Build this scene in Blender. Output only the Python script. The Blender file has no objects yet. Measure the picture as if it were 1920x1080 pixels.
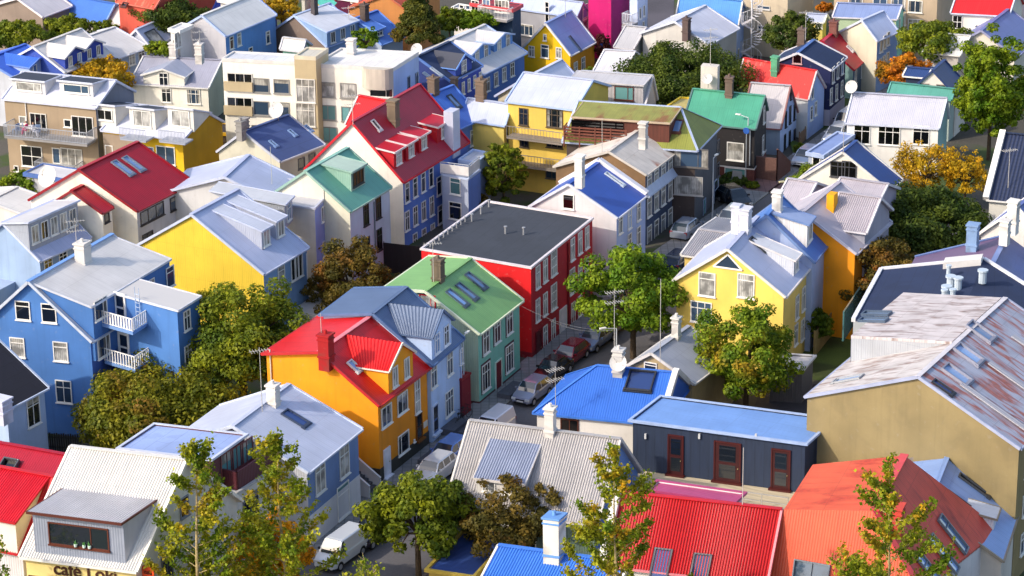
import bpy, math, random
import numpy as np
from mathutils import Vector, Matrix, noise
rad=math.radians
S=bpy.context.scene
C=S.collection
rnd=random.Random(7)
# ------------------------------------------------------------------ camera model
F=5200.0; TH=rad(20.7); RO=rad(-0.8); HC=80.0
_fw=Vector((0,math.cos(TH),-math.sin(TH))); _r=Vector((1,0,0)); _u=_r.cross(_fw)
CR=_r*math.cos(RO)+_u*math.sin(RO); CU=-_r*math.sin(RO)+_u*math.cos(RO)
CAM=Vector((0,0,HC))
def ray(px,py): return CR*(px-960)+CU*(540-py)+_fw*F
def U(px,py,z=0.0):
    d=ray(px,py); return CAM+d*((z-HC)/d.z)
def proj(p):
    d=p-CAM; k=d.dot(_fw); return 960+F*d.dot(CR)/k, 540-F*d.dot(CU)/k
def hit(px,py,o,n):
    d=ray(px,py); return CAM+d*((o-CAM).dot(n)/d.dot(n))
def ppm(p): return F/((p-CAM).dot(_fw))
Z=Vector((0,0,1))
def azv(a): return Vector((math.cos(rad(a)),math.sin(rad(a)),0))
# ------------------------------------------------------------------ materials
def lin(h):
    if not isinstance(h,str): return h
    h=h.lstrip('#'); r=[]
    for i in (0,2,4):
        c=int(h[i:i+2],16)/255; r.append(c/12.92 if c<=.04045 else ((c+.055)/1.055)**2.4)
    return tuple(r)
_mc={}
def _n(nt,t,**k):
    n=nt.nodes.new(t)
    for a,b in k.items(): setattr(n,a,b)
    return n
def mat(kind,col,col2=None,rough=None,**kw):
    key=(kind,col,col2,rough,tuple(sorted(kw.items())))
    if key in _mc: return _mc[key]
    m=bpy.data.materials.new(kind); m.use_nodes=True; nt=m.node_tree; L=nt.links.new
    b=nt.nodes['Principled BSDF']; c=lin(col)+(1,)
    if kind in('metal','corr','felt') and min(c[:3])>.3:
        g_=sum(c[:3])/3; c=tuple(x*.68+g_*.32 for x in c[:3])+(1,)
    b.inputs['Base Color'].default_value=c
    R={'plaster':.85,'wood':.7,'corr':.5,'metal':.45,'rust':.6,'felt':.9,'paint':.5,'glass':.06,'asphalt':.92,'carpaint':.25,'chrome':.25,'leaf':.6,'bark':.9,'stone':.9}.get(kind,.7)
    if rough is not None: R=rough
    b.inputs['Roughness'].default_value=R
    tc=_n(nt,'ShaderNodeTexCoord')
    def noise_(scale,detail=4,src='UV',vec=None,dist=0):
        n=_n(nt,'ShaderNodeTexNoise'); n.inputs['Scale'].default_value=scale; n.inputs['Detail'].default_value=detail; n.inputs['Distortion'].default_value=dist
        if vec is None: L(tc.outputs[src],n.inputs['Vector'])
        else: L(vec,n.inputs['Vector'])
        return n.outputs['Fac']
    def mapping(sx,sy,sz=1,src='UV'):
        n=_n(nt,'ShaderNodeMapping'); n.inputs['Scale'].default_value=(sx,sy,sz); L(tc.outputs[src],n.inputs['Vector']); return n.outputs[0]
    def ramp(f,p0,p1,v0=0,v1=1):
        n=_n(nt,'ShaderNodeMapRange'); n.inputs[1].default_value=p0; n.inputs[2].default_value=p1; n.inputs[3].default_value=v0; n.inputs[4].default_value=v1
        L(f,n.inputs[0]); return n.outputs[0]
    def mix(f,a,bb,mode='MIX'):
        n=_n(nt,'ShaderNodeMix',data_type='RGBA',blend_type=mode)
        for i,x in ((0,f),(6,a),(7,bb)):
            if hasattr(x,'links') or hasattr(x,'is_linked'): L(x,n.inputs[i])
            elif i==0: n.inputs[0].default_value=x
            else: n.inputs[i].default_value=tuple(x)[:3]+(1,)
        return n.outputs[2]
    def bump(h,st,dist=.02):
        n=_n(nt,'ShaderNodeBump'); n.inputs['Strength'].default_value=st; n.inputs['Distance'].default_value=dist; L(h,n.inputs['Height']); L(n.outputs[0],b.inputs['Normal'])
    def sc(k): return tuple(min(1,x*k) for x in c[:3])+(1,)
    def wave(vec,scale,prof='SIN',dist=0):
        n=_n(nt,'ShaderNodeTexWave',wave_type='BANDS',bands_direction='X',wave_profile=prof); n.inputs['Scale'].default_value=scale; n.inputs['Distortion'].default_value=dist
        L(vec,n.inputs['Vector']); return n.outputs['Fac']
    if kind in('plaster','stone'):
        a=ramp(noise_(.3,6),.33,.68); o=mix(a,sc(.80),sc(1.08))
        st=ramp(noise_(1,5,vec=mapping(2.6,.14)),.52,.78,0,.36); o=mix(st,o,sc(.58))
        o=mix(ramp(noise_(2.2,6),.62,.72,0,.18),o,(.35,.32,.28))
        gr=ramp(noise_(9,3),.3,.75,0,.12); o=mix(gr,o,sc(.7))
        if kw.get('dirt'):
            d=ramp(noise_(.55,6,dist=.6),.5,.62,0,kw['dirt']); o=mix(d,o,lin(col2 or '4a4238')+(1,))
        L(o,b.inputs['Base Color']); bump(noise_(14,4),.25,.01)
    elif kind=='corr':   # painted corrugated sheet, ribs run down the sheet
        w=wave(mapping(1,1),.3141593/kw.get('pitch',.17))
        a=ramp(noise_(.5,5),.3,.7); o=mix(a,sc(.88),sc(1.06))
        st=ramp(noise_(1,4,vec=mapping(3,.25)),.55,.8,0,.3); o=mix(st,o,lin(col2)+(1,) if col2 else sc(.65))
        o=mix(ramp(w,0,.5,.14,0),o,sc(.55))
        br=_n(nt,'ShaderNodeTexBrick'); br.inputs['Scale'].default_value=1; br.inputs['Brick Width'].default_value=.85; br.inputs['Row Height'].default_value=2.6; br.inputs['Mortar Size'].default_value=.02; br.offset=0
        L(mapping(1,1),br.inputs['Vector']); o=mix(ramp(br.outputs['Fac'],0,1,0,.28),o,sc(.5)); o=mix(ramp(noise_(1.6,6,dist=.5),.6,.72,0,.3),o,sc(.7))
        L(o,b.inputs['Base Color']); bump(w,.55,.03)
    elif kind=='metal':  # smooth sheet roof with seams and weather streaks
        a=ramp(noise_(.4,6),.3,.7); o=mix(a,sc(.85),sc(1.07))
        st=ramp(noise_(1,5,vec=mapping(2.5,.3),dist=.4),.52,.8,0,.35); o=mix(st,o,lin(col2)+(1,) if col2 else sc(.6))
        br=_n(nt,'ShaderNodeTexBrick'); br.inputs['Scale'].default_value=1; br.inputs['Brick Width'].default_value=.85; br.inputs['Row Height'].default_value=2.4; br.inputs['Mortar Size'].default_value=.022; br.inputs['Mortar Smooth'].default_value=.3
        L(mapping(1,1),br.inputs['Vector']); o=mix(ramp(br.outputs['Fac'],0,1,0,.3),o,sc(.5))
        w=wave(mapping(1,1),1.5); o=mix(ramp(w,0,.6,.12,0),o,sc(.6))
        L(o,b.inputs['Base Color']); bump(w,.35,.02)
    elif kind=='rust':
        n1=ramp(noise_(1,7,vec=mapping(kw.get('sx',1.6),kw.get('sy',.22)),dist=.8),kw.get('t',.53)-.02,kw.get('t',.53)+.13,0,.85)
        n2=ramp(noise_(3.5,6),.4,.7)
        a=ramp(noise_(.7,5),.3,.7); o=mix(a,sc(.8),sc(1.08))
        rc=mix(n2,lin(col2 or 'a0522d')+(1,),tuple(x*.55 for x in lin(col2 or 'a0522d'))+(1,)); o=mix(n1,o,rc)
        w=wave(mapping(1,1),1.6); o=mix(ramp(w,0,.6,.2,0),o,sc(.5))
        br=_n(nt,'ShaderNodeTexBrick'); br.inputs['Scale'].default_value=1; br.inputs['Brick Width'].default_value=.8; br.inputs['Row Height'].default_value=2.2; br.inputs['Mortar Size'].default_value=.03
        L(mapping(1,1),br.inputs['Vector']); o=mix(ramp(br.outputs['Fac'],0,1,0,.35),o,sc(.45))
        L(o,b.inputs['Base Color']); bump(w,.4,.02)
    elif kind=='felt':
        a=ramp(noise_(.25,6),.3,.7); o=mix(a,sc(.8),sc(1.15)); o=mix(ramp(noise_(7,4),.3,.7,0,.3),o,sc(.75))
        br=_n(nt,'ShaderNodeTexBrick'); br.inputs['Scale'].default_value=1; br.inputs['Brick Width'].default_value=7; br.inputs['Row Height'].default_value=1.0; br.inputs['Mortar Size'].default_value=.015
        L(mapping(1,1),br.inputs['Vector']); o=mix(ramp(br.outputs['Fac'],0,1,0,.6),o,sc(.4)); o=mix(ramp(noise_(.5,4,dist=.8),.55,.6,0,.3),o,sc(.62))
        L(o,b.inputs['Base Color']); bump(noise_(20,3),.3,.01)
    elif kind=='wood':
        w=wave(mapping(1,1),.314/kw.get('pitch',.3),'SAW'); a=ramp(noise_(1,5,vec=mapping(4,.4)),.3,.7); o=mix(a,sc(.75),sc(1.15))
        o=mix(ramp(w,0,.12,.5,0),o,sc(.3)); L(o,b.inputs['Base Color']); bump(w,.4,.02)
    elif kind=='tile':
        w=wave(mapping(1,1),1.0); w2=_n(nt,'ShaderNodeTexWave',wave_type='BANDS',bands_direction='Y',wave_profile='SAW'); w2.inputs['Scale'].default_value=.9
        L(mapping(1,1),w2.inputs['Vector']); o=mix(ramp(w,0,.6,.6,0),c,sc(.35)); o=mix(ramp(w2.outputs['Fac'],.0,.25,.5,0),o,sc(.3)); L(o,b.inputs['Base Color']); bump(w,.9,.05)
    elif kind=='asphalt':
        a=ramp(noise_(.15,7,'Object'),.35,.65); o=mix(a,sc(.72),sc(1.2)); o=mix(ramp(noise_(6,4,'Object'),.4,.7,0,.35),o,sc(1.5))
        if col2: o=mix(ramp(noise_(.12,6,'Object',dist=.5),.5,.56),o,lin(col2)+(1,))
        L(o,b.inputs['Base Color']); bump(noise_(18,4,'Object'),.3,.02)
    elif kind=='paving':
        br=_n(nt,'ShaderNodeTexBrick'); br.inputs['Scale'].default_value=1; br.inputs['Brick Width'].default_value=.6; br.inputs['Row Height'].default_value=.6; br.inputs['Mortar Size'].default_value=.03; br.offset=0
        br.inputs['Color1'].default_value=sc(.85); br.inputs['Color2'].default_value=sc(1.1); br.inputs['Mortar'].default_value=sc(.45)
        L(tc.outputs['Object'],br.inputs['Vector']); o=mix(ramp(noise_(.6,5,'Object'),.35,.7,0,.5),br.outputs['Color'],sc(.55)); L(o,b.inputs['Base Color'])
    elif kind=='glass':
        info=_n(nt,'ShaderNodeObjectInfo'); o=mix(info.outputs['Random'],sc(.5),sc(1.4)); L(o,b.inputs['Base Color'])
        b.inputs['Specular IOR Level'].default_value=.9; b.inputs['Coat Weight'].default_value=.5; b.inputs['Coat Roughness'].default_value=.03
    elif kind=='curtain':
        w=wave(mapping(1,1),2.2,dist=2.5); o=mix(ramp(w,0,1),sc(.45),c); o=mix(ramp(noise_(1.2,2,'Object'),.4,.6),o,sc(.28)); L(o,b.inputs['Base Color'])
        b.inputs['Roughness'].default_value=.7; b.inputs['Coat Weight'].default_value=1; b.inputs['Coat Roughness'].default_value=.04
    elif kind=='leaf':
        geo=_n(nt,'ShaderNodeNewGeometry'); a=ramp(noise_(.55,4,'Object'),.38,.62); o=mix(a,c,lin(col2)+(1,))
        if kw.get('c3'): o=mix(ramp(noise_(.32,3,'Object',dist=.6),.54,.68),o,lin(kw['c3'])+(1,))
        k=mix(geo.outputs['Random Per Island'],(.5,.55,.45,1),(1.45,1.4,1.2,1)); o=mix(1.0,o,k,'MULTIPLY')
        L(o,b.inputs['Base Color']); b.inputs['Specular IOR Level'].default_value=.25
        tr=_n(nt,'ShaderNodeBsdfTranslucent'); L(o,tr.inputs['Color']); ms=_n(nt,'ShaderNodeMixShader'); ms.inputs[0].default_value=.38
        L(b.outputs[0],ms.inputs[1]); L(tr.outputs[0],ms.inputs[2]); L(ms.outputs[0],nt.nodes['Material Output'].inputs['Surface'])
    elif kind=='bark':
        o=mix(ramp(noise_(5,6,'Object'),.35,.7),sc(.6),sc(1.3)); L(o,b.inputs['Base Color']); bump(noise_(9,5,'Object'),.5,.03)
    elif kind=='paint':
        o=mix(ramp(noise_(1.4,4,'Object'),.35,.7),sc(.86),sc(1.05)); L(o,b.inputs['Base Color'])
    elif kind=='carpaint':
        b.inputs['Metallic'].default_value=.25; b.inputs['Coat Weight'].default_value=.8; b.inputs['Coat Roughness'].default_value=.06
    elif kind=='brickwork':
        br=_n(nt,'ShaderNodeTexBrick'); br.inputs['Scale'].default_value=1; br.inputs['Brick Width'].default_value=.25; br.inputs['Row Height'].default_value=.09; br.inputs['Mortar Size'].default_value=.012
        br.inputs['Color1'].default_value=sc(.8); br.inputs['Color2'].default_value=sc(1.2); br.inputs['Mortar'].default_value=sc(.6)
        L(mapping(1,1),br.inputs['Vector']); L(br.outputs['Color'],b.inputs['Base Color'])
    _mc[key]=m; return m
# ------------------------------------------------------------------ mesh builder
class M:
    def __init__(s): s.v=[]; s.f=[]; s.uv=[]; s.mi=[]; s.sm=[]
    def face(s,pts,uv=None,mi=0,sm=False):
        k=len(s.v); s.v+= [Vector(p) for p in pts]; s.f.append(tuple(range(k,k+len(pts))))
        if uv is None:
            p0=Vector(pts[0]); e=(Vector(pts[1])-p0); e=e.normalized() if e.length>1e-6 else Vector((1,0,0))
            nn=Vector((0,0,0)); 
            for i in range(len(pts)): nn+=Vector(pts[i]).cross(Vector(pts[(i+1)%len(pts)]))
            nn=nn.normalized() if nn.length>1e-9 else Z
            # u horizontal along the face, v up the face
            h=Z.cross(nn); 
            if h.length<.05: h=e
            h.normalize(); g=nn.cross(h)
            uv=[(Vector(p).dot(h),Vector(p).dot(g)) for p in pts]
        s.uv.append(uv); s.mi.append(mi); s.sm.append(sm)
    def box(s,o,a,b,c,mi=0,top=True):   # origin corner + three edge vectors
        o,a,b,c=Vector(o),Vector(a),Vector(b),Vector(c)
        if a.cross(b).dot(c)<0: a,b=b,a
        p=[o,o+a,o+a+b,o+b,o+c,o+a+c,o+a+b+c,o+b+c]
        for q in ((3,2,1,0),(4,5,6,7),(0,1,5,4),(1,2,6,5),(2,3,7,6),(3,0,4,7)): s.face([p[i] for i in q],mi=mi)
    def cbox(s,c,x,y,z,w,d,h,mi=0): # centre, unit axes, sizes
        s.box(Vector(c)-x*w/2-y*d/2-z*h/2,x*w,y*d,z*h,mi)
    def beam(s,p,q,w,h,mi=0,up=Z):
        d=(q-p); side=d.cross(up); 
        if side.length<1e-6: side=Vector((1,0,0))
        side.normalize(); u2=side.cross(d).normalized()
        s.box(p-side*w/2-u2*h/2,d,side*w,u2*h,mi)
    def tube(s,p,q,r0,r1=None,n=8,mi=0,cap=True):
        p,q=Vector(p),Vector(q)
        if r1 is None: r1=r0
        d=(q-p).normalized(); a=d.orthogonal().normalized(); b=d.cross(a)
        P=[p+(a*math.cos(t)+b*math.sin(t))*r0 for t in [2*math.pi*i/n for i in range(n)]]
        Q=[q+(a*math.cos(t)+b*math.sin(t))*r1 for t in [2*math.pi*i/n for i in range(n)]]
        for i in range(n): j=(i+1)%n; s.face([P[i],P[j],Q[j],Q[i]],mi=mi,sm=True)
        if cap: s.face(Q,mi=mi); s.face(P[::-1],mi=mi)
    def extrude(s,prof,d,mi=0,caps=True,mis=None): # closed planar polygon swept by vector d
        n=len(prof); d=Vector(d); prof=[Vector(p) for p in prof]
        nn=Vector((0,0,0))
        for i in range(n): nn+=prof[i].cross(prof[(i+1)%n])
        if nn.dot(d)>0: prof=prof[::-1]   # normals outward
        for i in range(n):
            j=(i+1)%n; s.face([prof[i],prof[i]+d,prof[j]+d,prof[j]][::1],mi=mi)
        if caps: s.face(prof,mi=mi); s.face([p+d for p in prof][::-1],mi=mi)
    def build(s,name,mats,parent=None,origin=None):
        me=bpy.data.meshes.new(name)
        if parent is not None:
            T=_rootinv(parent); vs=[T@p for p in s.v]
        elif origin is not None: vs=[p-origin for p in s.v]
        else: vs=s.v
        me.from_pydata([tuple(p) for p in vs],[],s.f)
        l=me.uv_layers.new(name='UVMap'); l.data.foreach_set('uv',[c for u in s.uv for p in u for c in p])
        if not isinstance(mats,(list,tuple)): mats=[mats]
        for m in mats: me.materials.append(m)
        me.polygons.foreach_set('material_index',s.mi); me.polygons.foreach_set('use_smooth',s.sm)
        me.update(); o=bpy.data.objects.new(name,me); C.objects.link(o)
        if parent is not None: o.parent=parent
        elif origin is not None: o.location=origin
        return o
_W={}
def _world(o):
    m=Matrix.LocRotScale(o.location,o.rotation_euler,o.scale)
    return _world(o.parent)@m if o.parent else m
def _rootinv(o): return _world(o).inverted()
def tag(o,label,cat,group=None,kind=None):
    if label: o['label']=label
    if cat: o['category']=cat
    if group: o['group']=group
    if kind: o['kind']=kind
    return o
def empty(name,label,cat,loc,rz=0,group=None):
    o=bpy.data.objects.new(name,None); C.objects.link(o); o.location=loc; o.rotation_euler=(0,0,rz); o.empty_display_size=.5
    return tag(o,label,cat,group)
# ------------------------------------------------------------------ shared detail
WHITE='e9e6e0'
def gmat(k):
    return {'d':mat('glass','1b222c'),'m':mat('glass','33465c'),'t':mat('glass','5d8a8c'),'b':mat('glass','7d9cc9'),'k':mat('glass','0b0d10'),'c':mat('curtain','cfcdc8'),'n':mat('glass','26407e'),'w':mat('curtain','b9b4aa')}[k]
def rail(m,p,q,h=1.0,step=.14,r=.02,mi=0,board=False,mid=False):
    d=q-p; L=d.length; n=max(1,int(L/step)); e=d/L
    m.beam(p+Z*h,q+Z*h,.07,.06,mi); m.beam(p+Z*.08,q+Z*.08,.05,.05,mi)
    if mid: m.beam(p+Z*h*.5,q+Z*h*.5,.04,.04,mi)
    if board:
        for i in range(n+1):
            c=p+e*(L*i/n); m.cbox(c+Z*(h*.5+.04),e,e.cross(Z),Z,step*.55,.03,h,mi)
    else:
        for i in range(n+1):
            c=p+e*(L*i/n); m.beam(c,c+Z*h,r,r,mi,up=e)
def winmesh(m,c,ex,n,w,h,style,g=1,ez=Z,f=.075,dp=.07):
    # frame in slot 0, glass in slot g
    o=c-ex*w/2-ez*h/2
    m.box(o+n*.005,ex*w,ez*h,n*.015,mi=g)
    for a,b_,l1,l2 in ((0,0,w,f),(0,h-f,w,f)): m.box(o+ex*a+ez*b_,ex*l1,ez*l2,n*dp,0)
    for a in (0,w-f): m.box(o+ex*a+ez*f,ex*f,ez*(h-2*f),n*dp,0)
    b=.055; D=dp*.75
    V=[];Hh=[]
    if style=='T': V=[.5]; Hh=[.68]
    elif style=='t': Hh=[.72]
    elif style=='+': V=[.5]; Hh=[.5]
    elif style=='|': V=[.5]
    elif style=='3': V=[.33,.67]
    elif style=='3T': V=[.33,.67]; Hh=[.68]
    elif style=='6': V=[.5]; Hh=[.34,.67]
    elif style=='9': V=[.33,.67]; Hh=[.34,.67]
    elif style=='s': V=[.7]
    elif style=='S': V=[.3]; 
    elif style=='5': V=[.2,.4,.6,.8]
    for x in V: m.box(o+ex*(w*x-b/2)+ez*f,ex*b,ez*(h-2*f),n*D,0)
    for z in Hh: m.box(o+ex*f+ez*(h*z-b/2),ex*(w-2*f),ez*b,n*(D+.004),0)
    if ez is Z: m.box(o-ex*.06-ez*.07,ex*(w+.12),ez*.07,n*(dp+.07),0)
def window(parent,c,ex,n,w,h,style='T',col=WHITE,g=None,name='window',sub=True,label=None):
    if g is None: g=rnd.choice('ddddmmccb')
    fm=mat('paint',col)
    if sub:
        a=M(); winmesh(a,c,ex,n,w,h,style); 
        fr=M(); gl=M()
        for i,f_ in enumerate(a.f):
            t=gl if a.mi[i]==1 else fr
            t.face([a.v[j] for j in f_],a.uv[i])
        if h>.9 and w>.6 and g!='k' and rnd.random()<.38:
            bh=h*rnd.uniform(.18,.5); q0=c-ex*w/2+Z*(h/2-bh)+n*.022
            gl.face([q0,q0+ex*w,q0+ex*w+Z*bh,q0+Z*bh],mi=1)
        elif h>1.2 and g in 'dm' and rnd.random()<.4:
            for x0,x1 in ((0,.2),(.8,1)):
                q0=c-ex*w/2+ex*w*x0-Z*h/2+n*.022; gl.face([q0,q0+ex*w*(x1-x0),q0+ex*w*(x1-x0)+Z*h,q0+Z*h],mi=1)
        o=fr.build(name,fm,parent); p=gl.build('pane',[gmat(g),gmat('w')],o)
    else:
        a=M(); winmesh(a,c,ex,n,w,h,style); o=a.build(name,[fm,gmat(g)],parent)
    if label: o['label']=label
    return o
def door(parent,c,ex,n,w,h,col='8a2020',glass=False,fcol=WHITE,label=None):
    o=c-ex*w/2
    m=M(); m.box(o,ex*.09,Z*h,n*.09); m.box(o+ex*(w-.09),ex*.09,Z*h,n*.09); m.box(o+ex*.09+Z*(h-.1),ex*(w-.18),Z*.1,n*.088)
    m.box(o-ex*.1-Z*.12,ex*(w+.2),Z*.12,n*.3)
    fr=m.build('door_frame',mat('paint',fcol),parent)
    d=M(); d.box(o+ex*.09+n*.006,ex*(w-.18),Z*(h-.1),n*.04)
    x0=.2*w; 
    for z0,z1 in ((.08,.42),(.5,.9)): d.box(o+ex*x0+Z*h*z0+n*.046,ex*(w-2*x0),Z*h*(z1-z0),n*.02,mi=1 if glass else 0)
    d.tube(o+ex*(w-.2)+Z*1.0+n*.04,o+ex*(w-.2)+Z*1.0+n*.12,.03,n=6,mi=2)
    ob=d.build('door',[mat('paint',col),gmat('d'),mat('chrome','b0a070')],parent)
    if label: ob['label']=label
def chimney(parent,base,ex,ey,w,d,h,col,pots=1,dish=False,cap=None,sunk=.8,kind='stone'):
    w*=.84; d*=.84; h*=.9
    m=M(); m.cbox(base+Z*(h/2-sunk/2),ex,ey,Z,w,d,h+sunk)
    m.cbox(base+Z*(h+.06),ex,ey,Z,w+.16,d+.16,.12,1); m.cbox(base+Z*(h*.12),ex,ey,Z,w+.12,d+.12,.14,1)
    m.cbox(base+Z*(h-.28),ex,ey,Z,w+.1,d+.1,.1,1)
    for i in range(pots):
        c=base+ex*((i-(pots-1)/2)*w/max(1,pots)); m.tube(c+Z*(h+.1),c+Z*(h+.38),.13,.11,8,1)
    return m.build('chimney',[mat(kind,col,None,None,dirt=.35),mat('plaster',cap or col)],parent)
def antenna(parent,base,h=3.0,az=20,arms=2,col='b9b4ae'):
    m=M(); m.tube(base,base+Z*h,.03,.02,6); e=azv(az); f=azv(az+90)
    for k in range(arms):
        z=base+Z*(h-.25-.75*k); m.beam(z-e*.7,z+e*.7,.03,.03)
        for i in range(-3,4):
            L=.32-.02*i; c=z+e*(.2*i); m.beam(c-f*L,c+f*L,.02,.02)
    return m.build('antenna',mat('chrome',col),parent)
def dish(parent,base,r=.45,az=250,h=.9,col='c9c6c4'):
    m=M(); m.tube(base,base+Z*h,.035,n=6)
    d=(azv(az)*.85+Z*.45).normalized(); a=d.orthogonal().normalized(); b=d.cross(a); c=base+Z*h+d*.15
    R=[0,.35,.7,1.0]; N=18
    def P(k,i,o=0): 
        t=2*math.pi*i/N; rr=R[k]*r; return c+(a*math.cos(t)+b*math.sin(t))*rr+d*(.28*r*R[k]**2*1.0+o)
    for o,flip in ((0,False),(-.03,True)):
        for k in range(3):
            for i in range(N):
                q=[P(k,i,o),P(k+1,i,o),P(k+1,i+1,o),P(k,i+1,o)]
                if k==0: q=[q[0],q[1],q[2]]
                m.face(q if not flip else q[::-1],sm=True,mi=1)
    for i in range(N): m.face([P(3,i),P(3,i,-.03),P(3,i+1,-.03),P(3,i+1)],mi=1)
    m.tube(c-b*r*.9+d*.2*r,c+d*r*.9,.015,n=5); m.cbox(c+d*r*.9,d,a,b,.14,.08,.08)
    return m.build('satellite_dish',[mat('chrome','8d8a86'),mat('paint',col)],parent)
# ------------------------------------------------------------------ house
class House:
    def __init__(s,name,label,P,A,B,ze,wall,roof,kind='gu',apex=None,trim=WHITE,ov=.22,root=None,zb=0.0,wallR=None,cat=None,az=None,group=None,plinth=None,corr=0,far=None,fz=None,rt=.14,ridgecol=None,hipr=None,caps=True,noback=False,parapet=None,wname='wall'):
        if isinstance(ze,tuple):   # base row below the corner decides the height
            lo,hi=.5,30
            for _ in range(40):
                mid=(lo+hi)/2; q=U(P[0],P[1],mid); q.z=zb
                if proj(q)[1]<ze[1]: lo=mid
                else: hi=mid
            ze=mid
        s.ze=ze; s.zb=zb; s.O=U(P[0],P[1],ze); s.O.z=0; s.ov=ov; s.kind=kind; s.rt=rt; s.fz=ze if fz is None else fz
        daz=63 if az is None else az
        def fl(p): q=U(p[0],p[1],ze); q.z=0; return q-s.O
        ua=fl(A) if isinstance(A,tuple) else None; va=fl(B) if isinstance(B,tuple) else None
        if az is None and root is not None and 'raz' in root and not (ua and va): az=root['raz']; a2z=root['rvz']
        else: a2z=None
        if az is not None:
            if va and a2z is None: a2z=max(az+82,min(az+102,math.degrees(math.atan2(va.y,va.x))))
            s.u=azv(az); s.v=azv(a2z or az+90); s.La=ua.length if ua else A; s.Lb=va.length if va else B
        else:
            if fz=='hit': va=None
            if ua and va:
                a1=math.degrees(math.atan2(ua.y,ua.x)); a2=math.degrees(math.atan2(va.y,va.x))
                sk=max(-9,min(9,(a2-a1-90))); ex=(a2-a1-90)-sk
                w=ua.length/(ua.length+va.length)
                a1+=ex*(1-w); a2-=ex*w
            elif ua: a1=math.degrees(math.atan2(ua.y,ua.x)); a1=max(50,min(78,a1)); a2=a1+(93 if fz=='hit' else 91)
            elif va: a2=math.degrees(math.atan2(va.y,va.x)); a2=max(145,min(167,a2)); a1=.5*(a2-90)+.5*65
            else: a1=daz; a2=a1+90
            s.u=azv(a1); s.v=azv(a2); s.La=ua.length if ua else A; s.Lb=va.length if va else B
        s.az=math.degrees(math.atan2(s.u.y,s.u.x))
        s.nR=s.u.cross(Z).normalized()    # outward normal of the R wall (b=0)
        s.nL=(Z.cross(s.v)).normalized(); 
        if s.nL.dot(s.u)>0: s.nL=-s.nL
        s.root=root or empty(name,label,cat or {'apartment_house':'apartment house','apartment_building':'apartment building'}.get(name,'house'),s.pt(0,0,zb),rad(s.az),group)
        if fz=='hit':
            q=hit(B[0],B[1],s.O,s.nL); s.Lb=(q-s.O).dot(s.v); fz=q.z; s.fz=fz
        if root is None: s.root['raz']=s.az; s.root['rvz']=math.degrees(math.atan2(s.v.y,s.v.x))
        # apex
        if kind=='gu':
            if isinstance(apex,tuple) and apex[0]>-900 and len(apex)==2:
                q=hit(apex[0],apex[1],s.O,s.nL); s.r=(q-s.O).dot(s.v)/1.0; s.zr=q.z
            else: s.r=s.Lb*.5; s.zr=ze+min(apex,.85*s.r)
            if s.Lb is None: s.Lb=2*s.r
        elif kind=='gv':
            if isinstance(apex,tuple) and len(apex)==2:
                q=hit(apex[0],apex[1],s.O,s.nR); s.r=(q-s.O).dot(s.u); s.zr=q.z
                if s.La is None: s.La=2*s.r
            else: s.r=s.La*.5; s.zr=ze+min(apex,.85*s.r)
        elif kind=='hv' and isinstance(apex,tuple):
            q=hit(apex[0],apex[1],s.O,s.nR); s.r=(q-s.O).dot(s.u); s.zr=q.z; s.La=2*s.r
        elif kind in('hu','hv'):
            s.zr=ze+apex; s.r=(s.Lb if kind=='hu' else s.La)/2
        else: s.zr=ze; s.r=0
        s.wallm=wall; s.roofm=roof; s.trim=trim; o_=ov; La,Lb=s.La,s.Lb
        pt=s.pt; e=.07
        m=M(); t=(s.zr-ze)/max(.1,s.r) if s.r else 0
        if noback: pass
        if kind=='gu':
            tf=(s.zr-s.fz)/max(.1,Lb-s.r)
            pr=[(o_,zb),(o_,ze+t*o_-e),(s.r,s.zr-e),(Lb-o_,s.fz+tf*o_-e),(Lb-o_,zb)]
            Lf=[pt(o_,b,z) for b,z in pr]; Rf=[pt(La-o_,b,z) for b,z in pr]
            m.face(Lf[::-1] if True else Lf); m.face(Rf,mi=0); m.face([Lf[0],Rf[0],Rf[1],Lf[1]],mi=1); m.face([Rf[4],Lf[4],Lf[3],Rf[3]])
        elif kind=='gv':
            tf=(s.zr-s.fz)/max(.1,La-s.r)
            pr=[(o_,zb),(o_,ze+t*o_-e),(s.r,s.zr-e),(La-o_,s.fz+tf*o_-e),(La-o_,zb)]
            Rf=[pt(a,o_,z) for a,z in pr]; Bf=[pt(a,Lb-o_,z) for a,z in pr]
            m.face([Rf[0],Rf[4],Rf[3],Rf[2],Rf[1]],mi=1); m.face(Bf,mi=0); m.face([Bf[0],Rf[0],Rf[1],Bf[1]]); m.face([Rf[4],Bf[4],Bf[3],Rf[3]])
        else:
            zt=ze-.02
            c=[pt(o_,o_,0),pt(La-o_,o_,0),pt(La-o_,Lb-o_,0),pt(o_,Lb-o_,0)]
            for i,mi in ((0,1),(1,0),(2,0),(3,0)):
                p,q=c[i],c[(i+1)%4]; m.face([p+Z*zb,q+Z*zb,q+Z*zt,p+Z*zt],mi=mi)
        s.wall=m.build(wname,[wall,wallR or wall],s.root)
        if plinth:
            col,hh=plinth; m=M(); k=.03-o_
            a0,b0,a1_,b1_=-k,-k,La+k,Lb+k
            m.box(pt(a0,b0,zb),s.u*(a1_-a0),s.v*(b1_-b0),Z*hh); m.build('plinth',mat('plaster',col),s.root)
        # roof
        s.slopes={}
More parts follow.
